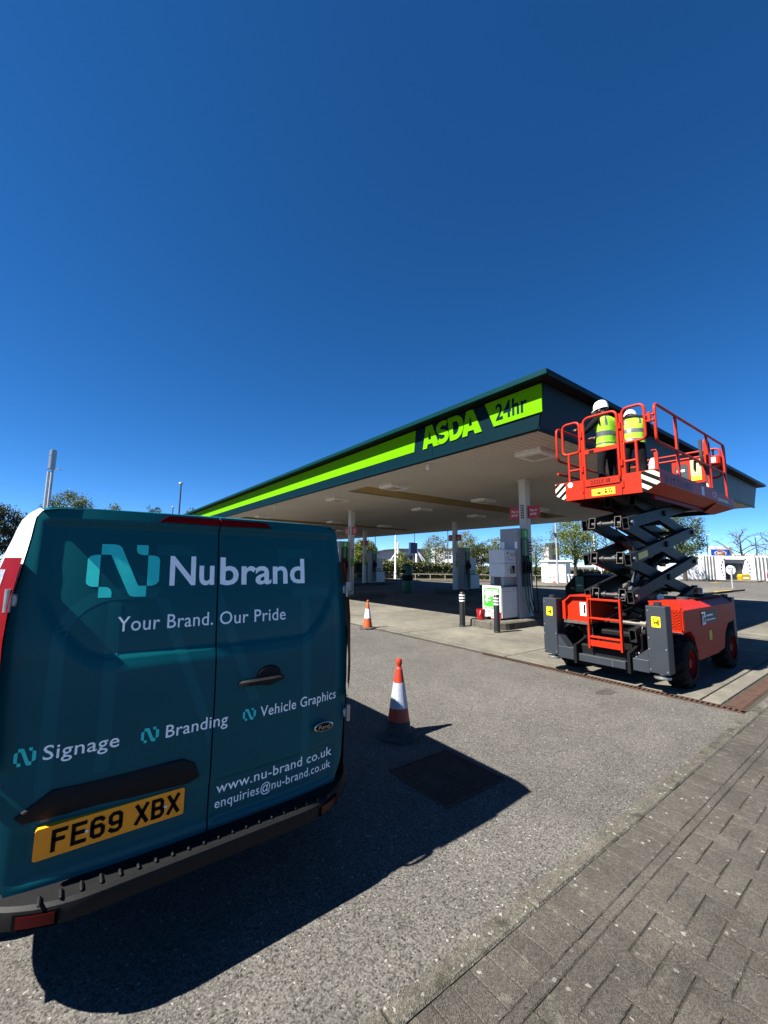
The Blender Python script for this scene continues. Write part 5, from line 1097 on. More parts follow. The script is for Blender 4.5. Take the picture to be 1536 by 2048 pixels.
    for r, z in ((1, -.045), (1.02, -.055)): hq.v += [(.118 * .93 * math.cos(a) * r, (.118 * 1.12 + (.055 * max(0, math.sin(a)) ** 2 if True else 0)) * math.sin(a) * r, z) for a in [2 * PI * i / n for i in range(n)]]
    hq.f += [(b0 + i, b0 + (i + 1) % n, b0 + n + (i + 1) % n, b0 + n + i) for i in range(n)] + [(i, (i + 1) % n, b0 + (i + 1) % n, b0 + i) for i in range(n)]
    hq.m = [0] * len(hq.f)
    R = Matrix.Rotation(head_turn, 3, 'Z') @ Matrix.Rotation(hat_tilt, 3, 'X'); hc = h + d * .075
    hq.v = [tuple(R @ Vector(p) + hc) for p in hq.v]; ho = hq.build('helmet', M['helmet'], t, 45)
    sq = MB()
    for a in (-.45, 0, .45): sq.box(-.008 + math.sin(a) * .06, .008 + math.sin(a) * .06, -.134, -.11, .022, .030)
    sq.v = [tuple(R @ Vector(p) + hc) for p in sq.v]; sq.build('vents', M['lift_black'], ho)
    st = MB().tube([tuple(R @ Vector((x, .02, z)) + hc) for x, z in ((-.105, -.04), (-.085, -.13), (0, -.185), (.085, -.13), (.105, -.04))], .006, 6); st.build('chin_strap', M['lift_black'], t)
    fe = MB()                                    # ears and nose
    for s in (-1, 1): fe.lathe([(.001, -.012), (.018, -.01), (.026, 0), (.014, .012), (.001, .014)], (0, 0, 0), 10, axis='x'); fe.v[-50:] = [(s * .083 + p[0], p[1] - .005, p[2] * 1.4 - .07) for p in fe.v[-50:]]
    fe.add([(-.014, .092, -.09), (.014, .092, -.09), (0, .122, -.088), (-.008, .095, -.04), (.008, .095, -.04)], [(0, 1, 2), (0, 2, 3), (1, 4, 2), (3, 2, 4)])
    fe.v = [tuple(R @ Vector(p) + hc) for p in fe.v]; fe.build('ears', M['skin'], t, 60)
    bt = MB()
    for k in 'lr':
        a = Vector(J['ank_' + k]); bt.box(a.x - .055, a.x + .055, a.y - .09, a.y + .21, .0, .03, 0, .012)
    bt.build('boot_soles', M['rubber'], t)
    return t
base = dict(pelvis=(0, 0, .96), waist=(0, -.01, 1.10), chest=(0, .0, 1.34), neck=(0, .01, 1.53), head=(0, .035, 1.65),
            sho_l=(-.205, .0, 1.43), elb_l=(-.30, .10, 1.17), wri_l=(-.22, .33, 1.22), sho_r=(.205, .0, 1.43), elb_r=(.30, .08, 1.16), wri_r=(.2, .32, 1.2),
            hip_l=(-.1, 0, .90), kne_l=(-.13, .03, .50), ank_l=(-.14, -.02, .10), hip_r=(.1, 0, .90), kne_r=(.13, .03, .50), ank_r=(.14, -.02, .10))
j1 = dict(base); j1.update(elb_l=(-.34, .14, 1.22), wri_l=(-.28, .40, 1.34), elb_r=(.27, .16, 1.18), wri_r=(.14, .38, 1.22), head=(-.01, .05, 1.65))
person((7.72, 3.36, 2.98), -.35, 'worker in white helmet and yellow vest with back turned, left of the two', j1, -.12, .25)
j2 = dict(base); j2.update(chest=(0, .08, 1.30), neck=(0, .17, 1.45), head=(.0, .27, 1.50), waist=(0, .01, 1.09), sho_l=(-.20, .12, 1.38), sho_r=(.20, .12, 1.38), elb_l=(-.29, .27, 1.17), wri_l=(-.12, .46, 1.10), elb_r=(.28, .27, 1.15), wri_r=(.12, .46, 1.08))
person((7.84, 2.96, 2.98), -1.15, 'worker in white helmet bending the head down, right of the two', j2, -.55, -.1)
# ---------------------------------------------------------------- background: trees, hedge, fence, lamp posts, buildings, car wash, signs
def leaf_quads(q, c, n, r, size, rng):
    for _ in range(n):
        p = Vector((rng.gauss(0, r), rng.gauss(0, r), rng.gauss(0, r * .8))) + c; s = size * rng.uniform(.6, 1.3)
        a = Vector((rng.gauss(0, 1), rng.gauss(0, 1), rng.gauss(0, 1))).normalized(); b = a.orthogonal().normalized(); e = a.cross(b)
        q.add([p - b * s * .5, p - b * s * .05 + e * s * .32, p + b * s * .6, p - b * s * .05 - e * s * .32], [(0, 1, 2, 3)])
def branches(h, rx, rng, spread=.9, depth=4, start=.28, lean=.05, n0=7):
    q = MB(); tips = []
    top = Vector((rng.uniform(-lean, lean) * h, rng.uniform(-lean, lean) * h, h * .78)); tr = h * .022
    pts = [Vector((0, 0, 0)), Vector((0, 0, h * .3)), top * .62 + Vector((rng.uniform(-.1, .1), rng.uniform(-.1, .1), 0)), top]
    q.tube(pts, tr, 7, rs=[tr * 1.35, tr, tr * .6, tr * .18])
    def grow_(p, d, L, r, lv):
        e = p + d * L; mid = p + d * L * .5 + Vector((rng.uniform(-1, 1), rng.uniform(-1, 1), rng.uniform(0, .8))) * L * .09
        q.tube([p, mid, e], r, 5 if lv > 1 else 4, rs=[r, r * .75, r * .45]); tips.append((mid, lv)); tips.append((e, lv))
        if lv <= 0: return
        for _ in range(3 if lv > 1 else 3):
            nd = (d + Vector((rng.gauss(0, 1), rng.gauss(0, 1), rng.gauss(.25, .6))) * .62).normalized(); grow_(p + d * L * rng.uniform(.45, 1), nd, L * rng.uniform(.5, .72), r * .5, lv - 1)
    for i in range(n0):
        s = start + (.92 - start) * (i / max(1, n0 - 1)); a = i * 2.4 + rng.uniform(-.4, .4)
        base_ = pts[0].lerp(top, s) if s > .3 else Vector((0, 0, h * s))
        f = math.sin(PI * min(1, (s - start) / (1 - start) * .75 + .22))
        grow_(base_, Vector((math.cos(a), math.sin(a), rng.uniform(.35, .9))).normalized(), rx * .62 * f * spread + .2, tr * .42, depth - 2)
    return q, tips
def make_tree(name, label, u, depth, vtop, half, leaf, nl=1500, bare=0, seed=1, size=.22, vbase=None, bark='bark', group='trees beyond the forecourt', trunk_start=.25, ev=False):
    rng = random.Random(seed); p = gnd(u, depth); zt = at(u, vtop, depth).z; rx = half / FPX * depth
    t = thing(name, label, 'tree', (p.x, p.y, 0), group); ORG[t.name] = Vector((0, 0, 0))
    q, tips = branches(zt * (1.12 if bare else 1), rx * (1.5 if bare and not nl else 1), rng, start=trunk_start, n0=9 if not bare else 13, depth=4 if not bare else 5, spread=.9)
    q.build('trunk', M[bark], t, 50, fix=False)
    if not bare or nl:
        c = MB(); cz = zt * (.5 + trunk_start * .5); hz = zt - cz
        nl = int(nl * 2.4); size *= .68
        for _ in range(nl // 14):
            for _k in range(30):
                a = Vector((rng.uniform(-1, 1), rng.uniform(-1, 1), rng.uniform(-1, 1))); w_ = 1 + .22 * math.sin(a.x * 5 + seed) * math.cos(a.y * 4 + a.z * 6 + seed * 2)
                if ev: ok = math.hypot(a.x, a.y) < (.95 - a.z) * .55 * w_ + .05
                else: ok = .35 < a.length < w_ * .98
                if ok and (math.sin(a.x * 7 + seed) + math.sin(a.y * 8 - seed) + math.sin(a.z * 9)) > -1.1: break
            leaf_quads(c, Vector((a.x * rx * .92, a.y * rx * .92, cz + a.z * hz * .92)), 14, rx * .10, size, rng)
        if leaf: c.build('crown', M[leaf], t, 0, fix=False)
    return t
make_tree('broadleaf_tree', 'round bright green tree right of the second canopy column', 728, 58, 1079, 27, 'leaf_bright', 4200, seed=3, size=.3)
make_tree('broadleaf_tree', 'little bright green shrub-like tree before the curved grandstand', 802, 60, 1102, 12, 'leaf_bright', 900, seed=4, size=.26, trunk_start=.1)
make_tree('broadleaf_tree', 'airy pale green tree left of the far middle column', 872, 60, 1068, 30, 'leaf_pale', 1500, seed=5, size=.24)
make_tree('broadleaf_tree', 'tall airy tree just right of the far middle column', 932, 62, 1060, 30, 'leaf_pale', 2000, seed=6, size=.26)
make_tree('broadleaf_tree', 'fuller mid green tree left of the near pump terminal', 962, 66, 1082, 26, 'leaf_mid', 2300, seed=7, size=.28)
make_tree('broadleaf_tree', 'yellow-green tree top showing left of the near pump tower', 990, 64, 1072, 20, 'leaf_pale', 1500, seed=8, size=.26)
make_tree('broadleaf_tree', 'greyish sparse tree right of the front canopy column', 1072, 62, 1070, 28, 'leaf_pale', 1700, seed=9, size=.22)
make_tree('broadleaf_tree', 'large yellow-green tree behind the white kiosk and lamp post', 1150, 47, 1032, 46, 'leaf_bright', 3800, seed=10, size=.24)
make_tree('broadleaf_tree', 'thin leafing tree behind the raised scissor arms', 1215, 56, 1062, 36, 'leaf_pale', 700, bare=1, seed=11, size=.22)
make_tree('broadleaf_tree', 'dense olive green tree right of the scissor arms', 1368, 52, 1022, 42, 'leaf_mid', 3600, seed=12, size=.26)
make_tree('broadleaf_tree', 'half-leafed tree under the lift platform behind the dense olive tree', 1330, 60, 1030, 40, 'leaf_pale', 1500, seed=13, size=.24)
make_tree('bare_tree', 'bare branched tree above the car wash', 1488, 66, 1054, 38, None, 0, bare=1, seed=14, bark='bark_pale', trunk_start=.2)
make_tree('bare_tree', 'bare tree cut by the right edge of the picture', 1548, 64, 1054, 34, None, 0, bare=1, seed=15, bark='bark_pale', trunk_start=.2)
make_tree('evergreen_tree', 'dark evergreen tree at the left edge beyond the van', -8, 32, 1004, 42, 'leaf_dark', 5200, seed=16, size=.2, group='trees behind the van')
make_tree('evergreen_tree', 'grey-green shrub between the dark evergreen and the twin mast', 50, 34, 1026, 22, 'leaf_mid', 1500, seed=17, size=.18, group='trees behind the van')
make_tree('broadleaf_tree', 'pointed green tree top over the van roof, right of the twin mast', 130, 36, 976, 52, 'leaf_mid', 6000, seed=18, size=.2, group='trees behind the van', ev=False)
make_tree('broadleaf_tree', 'small tree top over the van roof left of centre', 219, 42, 1002, 22, 'leaf_mid', 1800, seed=19, size=.22, group='trees behind the van')
make_tree('broadleaf_tree', 'round tree top over the van roof left of the lamp posts', 302, 44, 1007, 20, 'leaf_mid', 1800, seed=20, size=.22, group='trees behind the van')
make_tree('broadleaf_tree', 'small tree top at the far end of the canopy stripe', 376, 60, 1010, 14, 'leaf_mid', 1100, seed=21, size=.26, group='trees behind the van')
# hedge on a verge, with a low timber rail in front
def hedge(u0, d0, u1, d1, h0, h1, wd, label, n, seed):
    rng = random.Random(seed); a, b = gnd(u0, d0), gnd(u1, d1); t = thing('hedge', label, 'hedge', a, 'hedges behind the far kerb'); ORG[t.name] = Vector(a)
    dv = (b - a); L = dv.length; dv.normalize(); nn = Vector((-dv.y, dv.x, 0)); q = MB()
    for i in range(12):
        f0, f1 = i / 12, (i + 1) / 12; p0_, p1_ = a + dv * L * f0, a + dv * L * f1; hh = (h0 + (h1 - h0) * f0) * .86
        q.obox(p0_ + Vector((0, 0, hh / 2 + .05)), p1_ + Vector((0, 0, hh / 2 + .05)), wd * .8, hh)
    q.build('inner_mass', M['leaf_dark'], t)
    c = MB()
    for _ in range(n // 8):
        f = rng.random(); hh = (h0 + (h1 - h0) * f) * (1 + .05 * math.sin(f * 40 + seed) + .03 * math.sin(f * 97)); w_ = rng.random()
        z, o = (hh * rng.uniform(.05, 1), -wd / 2 * rng.uniform(.85, 1.05)) if w_ < .55 else (hh * rng.uniform(.92, 1.05), wd * rng.uniform(-.5, .5)) if w_ < .9 else (hh * rng.uniform(.1, 1), wd / 2)
        leaf_quads(c, a + dv * L * f - nn * -o + Vector((0, 0, z)), 8, .12, .2, rng)
    o = c.build('leaf_clumps', M['leaf_hedge'], t, 0, fix=False); o['kind'] = 'stuff'; return t
hedge(640, 47, 905, 50, 2.15, 1.75, 1.6, 'clipped hedge beyond the canopy, left of the far middle column', 9000, 1)
hedge(915, 50, 1095, 46, 1.45, 1.3, 1.5, 'lower hedge running behind the near pump', 5000, 2)
hedge(1100, 50, 1300, 52, 1.2, 1.1, 1.5, 'low hedge behind the white kiosk and the lift', 5000, 3)
vg = MB(); P_ = [gnd(560, 43.5), gnd(1160, 41.5), gnd(1330, 47), gnd(1330, 75), gnd(560, 75)]
vg.add([(p.x, p.y, .09) for p in P_] + [(p.x, p.y, 0) for p in P_], [(0, 1, 2, 3, 4)] + [(i, (i + 1) % 5, 5 + (i + 1) % 5, 5 + i) for i in range(5)])
tag(vg.build('grass_verge', M['earth']), kind='structure')
kb = tag(MB().box(0, .01, 0, .01, -.02, -.01).build('kerb', M['kerbstone']), kind='structure')
def kerbline(A, B, h=.12, w_=.15, seg=.92, mat='kerbstone'):
    A, B = Vector(A), Vector(B); n = max(1, int((B - A).length / seg))
    for i in range(n): MB().obox(A.lerp(B, (i + .005) / n) + Vector((0, 0, h / 2)), A.lerp(B, (i + .995) / n) + Vector((0, 0, h / 2)), w_, h, c=.02).build('kerb_stone', M[mat], kb)
kerbline(gnd(560, 43.4), gnd(1160, 41.4)); kerbline(gnd(1160, 41.4), gnd(1330, 46.9))
fn_ = thing('timber_fence', 'low timber knee rail fence in front of the hedge', 'fence', gnd(700, 45))
A, B = gnd(600, 44.6), gnd(1100, 43.2); n = 17
for i in range(n + 1):
    p = A.lerp(B, i / n); MB().box(p.x - .05, p.x + .05, p.y - .05, p.y + .05, .05, .75, 0, .02).build('post', M['wood_rail'], fn_)
for i in range(n): MB().obox(A.lerp(B, i / n) + Vector((0, 0, .70)), A.lerp(B, (i + .995) / n) + Vector((0, 0, .70)), .07, .09, c=.015).build('rail', M['wood_rail'], fn_)
# lamp posts and masts
def post(u, depth, vtop, label, r=.06, mat='metal_pole', head='lamp', name='lamp_post', vb=None):
    p = gnd(u, depth); zt = at(u, vtop, depth).z; t = thing(name, label, 'lamp post' if head == 'lamp' else 'pole', p, 'posts and masts')
    MB().cyl((p.x, p.y, 0), (p.x, p.y, zt - .1), r * 1.25, r * .8, 12).build('shaft', M[mat], t, 40); MB().cyl((p.x, p.y, 0), (p.x, p.y, .9), r * 1.8, n=12).build('base_sleeve', M[mat], t, 40)
    if head == 'lamp': MB().lathe([(r * .9, zt - .3), (.2, zt - .22), (.24, zt - .12), (.22, zt - .03), (.08, zt), (.001, zt)], (p.x, p.y, 0), 16).build('lantern', M['pump_light'], t, 40)
    if head == 'arm': MB().obox((p.x, p.y, zt - .15), (p.x + .7 * _r0.x, p.y + .7 * _r0.y, zt - .05), .2, .1, c=.03).build('lantern', M['pump_light'], t)
    return t
post(351, 46, 961, 'tall dark lamp post rising behind the van roof', .09, 'dark_pole'); post(338, 80, 1011, 'short distant lamp post left of the tall dark one', .1, 'dark_pole')
post(750, 70, 1040, 'thin grey pole left of the grandstand under the canopy', .07, 'dark_pole', None); post(791, 46.5, 1030, 'white flagpole standing at the hedge under the canopy', .085, 'sign_white', None)
post(829, 90, 1030, 'slim mast with dark blue box before the grandstand', .07, 'dark_pole', None); post(896, 75, 1030, 'dark pole with white notices left of the far middle column', .08, 'dark_pole', None)
post(1190, 52, 1066, 'white pole behind the scissor arms', .09, 'sign_white', None); post(1417, 75, 1068, 'distant lamp post between the olive tree and the car wash', .08, 'dark_pole', 'arm'); post(1515, 70, 1072, 'distant lamp post among the bare branches', .08, 'dark_pole', 'arm')
lp = post(1114, 38, 1010, 'grey lamp post with camera in front of the white kiosk', .07, 'metal_pole', None)
p = gnd(1114, 38); z = at(1113, 1066, 38).z; MB().box(p.x - .3, p.x - .06, p.y - .06, p.y + .1, z - .12, z + .02, 0, .02).box(p.x - .2, p.x - .1, p.y, p.y + .08, z - .3, z - .1).build('camera_head', M['dark_pole'], lp)
p = at(826, 1098, 89.8); bx_ = thing('mast_box', 'dark blue box sign on the slim mast', 'sign', p); MB().box(p.x - 1, p.x + 1, p.y - .3, p.y + .3, p.z - 1.0, p.z + 1.4, 0, .05).build('case', M['bin_blue'], bx_)
p = at(896, 1111, 74.6); t = thing('notice_pair', 'pair of white notices on the dark pole under the canopy', 'sign', p)
for dz in (.1, .85):
    for s in (-.5, .5): MB().box(p.x + s - .4, p.x + s + .4, p.y - .02, p.y + .02, p.z - .75 + dz, p.z - .15 + dz, 0, .01).build('notice', M['sign_white'], t)
# twin telescopic mast behind the van
p = gnd(83, 22); t = thing('twin_mast', 'silver twin pole mast with bracket rising behind the van', 'mast', p)
for s, zt in ((-.16, at(80, 938, 22).z), (.03, at(88, 930, 22).z)): MB().cyl((p.x + s * _r0.x, p.y + s * _r0.y, 0), (p.x + s * _r0.x, p.y + s * _r0.y, zt), .075, .07, 14).build('pole', M['metal_pole'], t, 40)
zc, zt = at(86, 930, 22).z, at(88, 892, 22).z
hx, hy = p.x - .03 * _r0.x, p.y - .03 * _r0.y
MB().cyl((hx, hy, zc - .02), (hx, hy, zt - .05), .165, n=18).cyl((hx, hy, zt - .35), (hx, hy, zt - .30), .175, n=18).cyl((hx, hy, zt - .05), (hx, hy, zt), .12, n=18).build('head_cylinder', M['zinc'], t, 40)
MB().cyl((hx, hy, zc - .06), (hx, hy, zc - .02), .19, n=18).obox((hx, hy, zc - .07), (hx + .5 * _r0.x, hy + .5 * _r0.y, zc - .1), .1, .05).build('bracket', M['zinc'], t, 40)
# curved grandstand with masts
p = gnd(800, 125); t = thing('grandstand', 'pale curved stadium stand with white masts beyond the hedge', 'building', p); rx_, ry_ = Vector((_r0.x, _r0.y, 0)), Vector((_f0.x, _f0.y, 0))
def gp(u, v, d): return at(u, v, d)
outl = [(700, 1128), (718, 1118), (742, 1105), (770, 1099), (800, 1097), (830, 1097), (862, 1098)]
q = MB(); n = len(outl)
for d in (125, 150):
    q.v += [tuple(gp(u, v + 3, d)) for u, v in outl]; q.v += [(*gp(u, v, d).xy, 0) for u, v in outl]
q.f = [(i, i + 1, n + i + 1, n + i) for i in range(n - 1)] + [(2 * n + i, 2 * n + i + 1, 3 * n + i + 1, 3 * n + i) for i in range(n - 1)] + [(0, n, 3 * n, 2 * n), (n - 1, 2 * n - 1, 4 * n - 1, 3 * n - 1)]; q.m = [0] * len(q.f)
q.build('wall', M['grey_wall'], t)
q = MB(); q.v = [tuple(gp(u, v + 3, 124)) for u, v in outl] + [tuple(gp(u, v + 3, 124) + Vector((0, 0, .45))) for u, v in outl] + [tuple(Vector(gp(u, v + 3, 124)) + ry_ * 27 + Vector((0, 0, .45))) for u, v in outl]
q.f = [(i, i + 1, n + i + 1, n + i) for i in range(n - 1)] + [(n + i, n + i + 1, 2 * n + i + 1, 2 * n + i) for i in range(n - 1)]; q.m = [0] * len(q.f)
q.build('roof', M['dark_wall'], t)
for u in (796, 833): MB().cyl(tuple(gp(u, 1128, 122)), tuple(gp(u, 1085, 122)), .35, .3, 12).build('mast', M['sign_white'], t, 40)
q = MB()
for u0, u1 in ((796, 780), (796, 806), (833, 845), (833, 850)): q.cyl(tuple(gp(u0, 1100, 122)), tuple(gp(u1, 1122, 122)), .14, n=8)
q.build('stay', M['sign_white'], t)
for i, u in enumerate((808, 818, 828, 838, 848)): MB().obox(gp(u, 1118, 124.5), gp(u + 7, 1118, 124.5), .2, 2.2).build('window', M['glass_dark'], t)
p = gnd(905, 165); t = thing('white_shed', 'long white flat building behind the airy trees', 'building', p)
q = MB().obox(gnd(868, 165) + Vector((0, 0, 4)), gnd(960, 165) + Vector((0, 0, 4)), 12, 8); q.build('wall', M['white_wall'], t); MB().obox(gnd(866, 165) + Vector((0, 0, 8.2)), gnd(962, 165) + Vector((0, 0, 8.2)), 13, .4).build('roof', M['pump_light'], t)
p = gnd(1103, 120); t = thing('tower_block', 'small grey block far behind the large yellow-green tree', 'building', p); MB().obox(gnd(1098, 120) + Vector((0, 0, 4.2)), gnd(1112, 120) + Vector((0, 0, 4.2)), 5, 8.4).build('wall', M['dark_wall'], t)
MB().obox(gnd(1090, 122) + Vector((0, 0, 3.6)), gnd(1099, 122) + Vector((0, 0, 3.6)), 4, 7.2).build('annex', M['pump_light'], t)
# white service kiosk, small bin, cones by it
def oriented(u, d): return gnd(u, d)
def kp(a, b, z): return K0 + rx_ * a + ry_ * b + Vector((0, 0, z))
K0 = gnd(1116, 40); t = thing('service_kiosk', 'white service kiosk with flat lid beyond the forecourt', 'kiosk', K0)
def kbox(a0, a1, b0, b1, z0, z1, nm, mt, par, c=.0):
    q_ = MB().box(a0, a1, b0, b1, z0, z1, 0, c); q_.v = [tuple(kp(*v)) for v in q_.v]; return q_.build(nm, M[mt], par)
kw = kbox(-1.05, .75, 0, 1.6, 0, 2.1, 'wall', 'white_wall', t, .02); kbox(.752, 1.35, .35, 1.6, 0, 2.1, 'wall', 'white_wall', t, .02); kbox(-1.15, 1.45, -.1, 1.7, 2.1, 2.28, 'roof', 'white_wall', t, .03)
kbox(-.02, -.005, -.004, 0, .1, 2.05, 'door_gap', 'pump_dark', kw)
for a in (-.85, .55):
    for z in (.55, 1.75): kbox(a, a + .06, -.02, 0, z, z + .09, 'hinge', 'dark_pole', kw)
q = gnd(1140, 39); t = thing('waste_bin', 'small white waste bin beside the kiosk', 'bin', q); MB().lathe([(.2, 0), (.26, .8)], (q.x, q.y, 0), 16).build('drum', M['pump_white'], t, 40); MB().lathe([(.29, .8), (.31, .86), (.28, .95), (.001, .98)], (q.x, q.y, 0), 16).build('lid', M['sign_white'], t, 40)
q = gnd(1106.5, 39); c3 = copy_tree(cn2, (q.x, q.y, .0), 0, 'distant orange cone standing against the white kiosk door'); c3.scale = (1.1,) * 3
q = gnd(1120.5, 38.6); c4 = copy_tree(cn2, (q.x, q.y, .0), 0, 'distant cone right of the kiosk lamp post'); c4.scale = (.7,) * 3
# traffic islands and give-way disc
def kerb_island(poly, label):
    q_ = MB(); n = len(poly); q_.v = [(p.x, p.y, .115) for p in poly] + [(p.x, p.y, 0) for p in poly]; q_.f = [tuple(range(n))] + [(i, (i + 1) % n, n + (i + 1) % n, n + i) for i in range(n)]; q_.m = [0] * len(q_.f)
    tag(q_.build('traffic_island', M['concrete']), kind='structure')
    for a, b in zip(poly, poly[1:] + poly[:1]): kerbline(a, b, .13, .14, 1.4)
kerb_island([gnd(1395, 26), gnd(1482, 31.5), gnd(1468, 33.5), gnd(1395, 35)], ''); kerb_island([gnd(1045, 34), gnd(1165, 33.5), gnd(1165, 41), gnd(1045, 41)], ''); kerb_island([gnd(1360, 52), gnd(1510, 50), gnd(1540, 62), gnd(1360, 62)], '')
A = gnd(1425, 27.3); B = gnd(1457, 29.5); tag(MB().obox(A + Vector((0, 0, .135)), B + Vector((0, 0, .135)), .2, .03).build('yellow_marking', M['grit_yellow']), kind='structure')
A = gnd(1424, 47); B = gnd(1433, 47); tag(MB().obox(A + Vector((0, 0, .03)), B + Vector((0, 0, .03)), .8, .03).build('yellow_marking', M['grit_yellow']), kind='structure')
def disc_sign(u, v, d, r, label, tri=True):
    c = at(u, v, d); g_ = gnd(u, d); t = thing('disc_sign', label, 'sign', g_, 'white disc signs'); MB().cyl((g_.x, g_.y, 0), (g_.x, g_.y, c.z), .05, n=10).build('post', M['metal_pole'], t)
    f = Vector((-CF.x, -CF.y, 0)).normalized(); MB().cyl(c + f * .05, c + f * .08, r, n=28).build('disc', M['sign_white'], t)
    if tri:
        R = r * .62; pts = [c + f * .085 + rx_ * (R * math.cos(a)) + Vector((0, 0, R * math.sin(a) + r * .08)) for a in (PI * 1 / 6, PI * 5 / 6, PI * 1.5)]
        tq = MB()
        for a_, b_ in ((0, 1), (1, 2), (2, 0)): tq.obox(pts[a_], pts[b_], .012, r * .07, up=(pts[b_] - pts[a_]).cross(f))
        tq.build('triangle', M['dark_pole'], t)
disc_sign(1460, 1140, 32.5, .37, 'white disc sign with triangle outline before the car wash'); disc_sign(1202, 1136, 40, .31, 'white disc sign just above the recycling bank behind the lift', False)
# car wash
K0 = gnd(1465, 56); cwt = thing('car_wash', 'white car wash with round painted arch and open dark bay', 'building', K0)
z1 = 3.35
kbox(-4.35, -3.9, 0, .5, 0, 3.5, 'pillar', 'white_wall', cwt)
for i in range(4): kbox(-3.89 + i * .42, -3.63 + i * .42, .05, .12, .2, 3.3, 'side_panel', 'panel_grey', cwt); kbox(-3.62 + i * .42, -3.52 + i * .42, 0, .3, 0, 3.35, 'fin', 'white_wall', cwt)
kbox(-2.2, -1.15, 0, .6, 0, z1, 'pillar', 'white_wall', cwt); kbox(1.75, 2.9, 0, .6, 0, z1, 'pillar', 'white_wall', cwt); kbox(-1.15, 1.75, 0, .6, 2.85, z1, 'lintel', 'white_wall', cwt)
kbox(-1.15, 1.75, .6, 6, 0, 3.2, 'dark_bay', 'dark_wall', cwt); kbox(-1.1, 1.7, .3, .55, 2.35, 2.85, 'shutter', 'grey_wall', cwt)
for i in range(7): kbox(2.92 + i * .52, 3.04 + i * .52, 0, .35, 0, 3.4, 'fin', 'white_wall', cwt); kbox(3.05 + i * .52, 3.43 + i * .52, .1, .16, .15, 3.2, 'glass_panel', 'panel_grey', cwt)
kbox(-10, -4.36, .3, .6, 0, 2.1, 'boundary_wall', 'white_wall', cwt)
q = MB(); R = 1.95
for k in range(26):
    a = 2 * PI * k / 26
    if -.2 + .0 < math.sin(a) * R + 1.6 < 3.0 and abs(math.cos(a)) > .55: q.obox(kp(.3 + R * math.cos(a - .06), -.015, 1.6 + R * math.sin(a - .06)), kp(.3 + R * math.cos(a + .06), -.015, 1.6 + R * math.sin(a + .06)), .02, .12, (rx_.x * math.cos(a), rx_.y * math.cos(a), math.sin(a)))
q.build('round_marking', M['dark_pole'], cwt); 
for a, mt in ((-.7, 'bin_green'), (-.2, 'lift_black'), (.9, 'lift_black'), (1.4, 'lift_black')):
    c = kp(a, 1.0, 0); q = MB().lathe([(.28, 0.05), (.34, .3), (.34, 2.1), (.28, 2.3)], (c.x, c.y, 0), 14); q.build('brush', M[mt], cwt, 40)
q = kp(.45, -1.0, 0); t = thing('grit_bin', 'yellow grit bin in front of the car wash', 'grit bin', q); 
q2 = MB().prism([(-.55, .05), (.55, .05), (.65, .6), (.45, .9), (-.45, .9), (-.65, .6)], 'xz', -.35, .35); q2.v = [tuple(q + rx_ * v[0] + ry_ * v[1] + Vector((0, 0, v[2] + .0))) for v in q2.v]; q2.build('box', M['grit_yellow'], t); q3 = MB().box(-.35, .35, -.37, -.35, .3, .5); q3.v = [tuple(q + rx_ * v[0] + ry_ * v[1] + Vector((0, 0, v[2]))) for v in q3.v]; q3.build('label_plate', M['sign_white'], t)
# blue sign on a white board above
K0 = gnd(1443, 68); t = thing('blue_sign', 'blue and white sign board with orange oval above the car wash', 'sign', K0)
kbox(-1.75, 1.55, 0, .35, 3.2, 5.3, 'board', 'white_wall', t, .02); kbox(-1.55, -1.35, .05, .3, 0, 3.2, 'leg', 'metal_pole', t); kbox(1.15, 1.35, .05, .3, 0, 3.2, 'leg', 'metal_pole', t)
kbox(-1.65, 1.45, -.03, 0, 3.5, 4.75, 'blue_field', 'sign_blue', t); kbox(1.56, 1.95, .1, .6, 3, 5.2, 'side_return', 'grey_wall', t)
for rr, e, mt in ((1.0, .034, 'sign_white'), (.88, .04, 'sign_orange')):
    q = MB(); q.v = [tuple(kp(-.1 + rr * math.cos(a), -e, 4.12 + rr * .42 * math.sin(a))) for a in [i * PI / 16 for i in range(32)]]; q.f = [tuple(range(32))]; q.m = [0]; q.build('oval', M[mt], t)
q = MB(); flat_on(q, lettering('IMO', -.6, .4, 3.98, .3, .03), lambda a, b: tuple(kp(a, -.045, b))); q.build('lettering', M['sign_white'], t)
K0 = gnd(1512, 95); t = thing('warehouse', 'grey and white warehouse behind the bare trees', 'building', K0); kbox(-4.5, 14, 0, 14, 0, 4.6, 'wall', 'grey_wall', t); kbox(-4.7, 14.2, -.2, 14.2, 4.6, 4.9, 'roof_edge', 'white_wall', t)
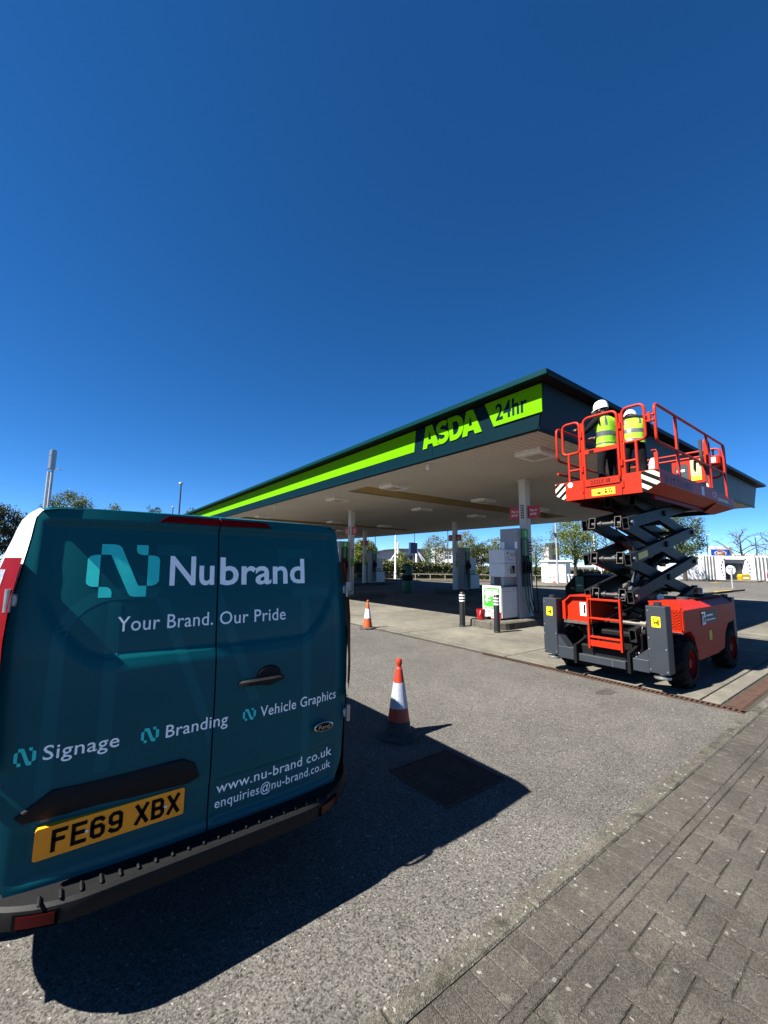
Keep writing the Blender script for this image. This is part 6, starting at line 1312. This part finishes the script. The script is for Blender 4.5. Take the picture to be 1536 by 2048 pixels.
for i in range(6): kbox(-3.6 + i * 3, -2.0 + i * 3, -.03, 0, 2.0, 4.0, 'window', 'glass_dark', t)
# red car at the right edge
K0 = gnd(1551, 46); rx_keep, ry_keep = rx_, ry_; ry_ = Vector((K0.x, K0.y, 0)).normalized(); rx_ = Vector((ry_.y, -ry_.x, 0))
t = thing('red_car', 'red hatchback seen from behind, cut by the right edge', 'car', K0)
def carv(v): return tuple(kp(*v))
sec = [(-.1, .35), (.0, .55), (.0, .95), (.12, 1.02), (.45, 1.45), (.9, 1.52), (2.2, 1.5), (3.0, 1.0), (3.9, .85), (4.0, .4)]
q = MB(); n = len(sec)
for x, k in ((-.86, .0), (-.80, 1), (.80, 1), (.86, 0)): q.v += [(x * (.86 if z > 1.05 else 1), y, z - (0 if k else (.04 if z > .4 else 0))) for y, z in sec]
q.f = [(r * n + i, r * n + i + 1, (r + 1) * n + i + 1, (r + 1) * n + i) for r in range(3) for i in range(n - 1)] + [tuple(range(n)), tuple(range(3 * n, 4 * n))]; q.m = [0] * len(q.f); q.v = [carv(v) for v in q.v]
body = q.build('body', M['car_red'], t, 30)
q = MB(); q.v = [carv(v) for v in ((-.58, .13, 1.06), (.58, .13, 1.06), (.52, .42, 1.43), (-.52, .42, 1.43))]; q.f = [(0, 1, 2, 3)]; q.m = [0]; q.v = [tuple(Vector(v) - ry_ * .02 + Vector((0, 0, .01))) for v in q.v]; q.build('rear_window', M['glass_dark'], t)
for s in (-1, 1):
    kbox(min(s * .8, s * .55), max(s * .8, s * .55), -.03, .02, .78, .98, 'tail_lamp', 'red_lens', t, .01)
    for y in (.75, 3.2):
        c = MB().lathe([(.0, -.1), (.3, -.1), (.33, -.07), (.33, .07), (.3, .1), (.001, .1)], (0, 0, 0), 20, axis='x'); c.v = [carv((v[0] + s * .76, v[1] + y, v[2] + .33)) for v in c.v]; c.build('wheel', M['tyre'], t, 40)
kbox(-.26, .26, -.03, 0.01, .70, .82, 'number_plate', 'plate_yellow', t); kbox(-.8, .8, -.05, 0.1, .38, .52, 'bumper', 'black_plastic', t)
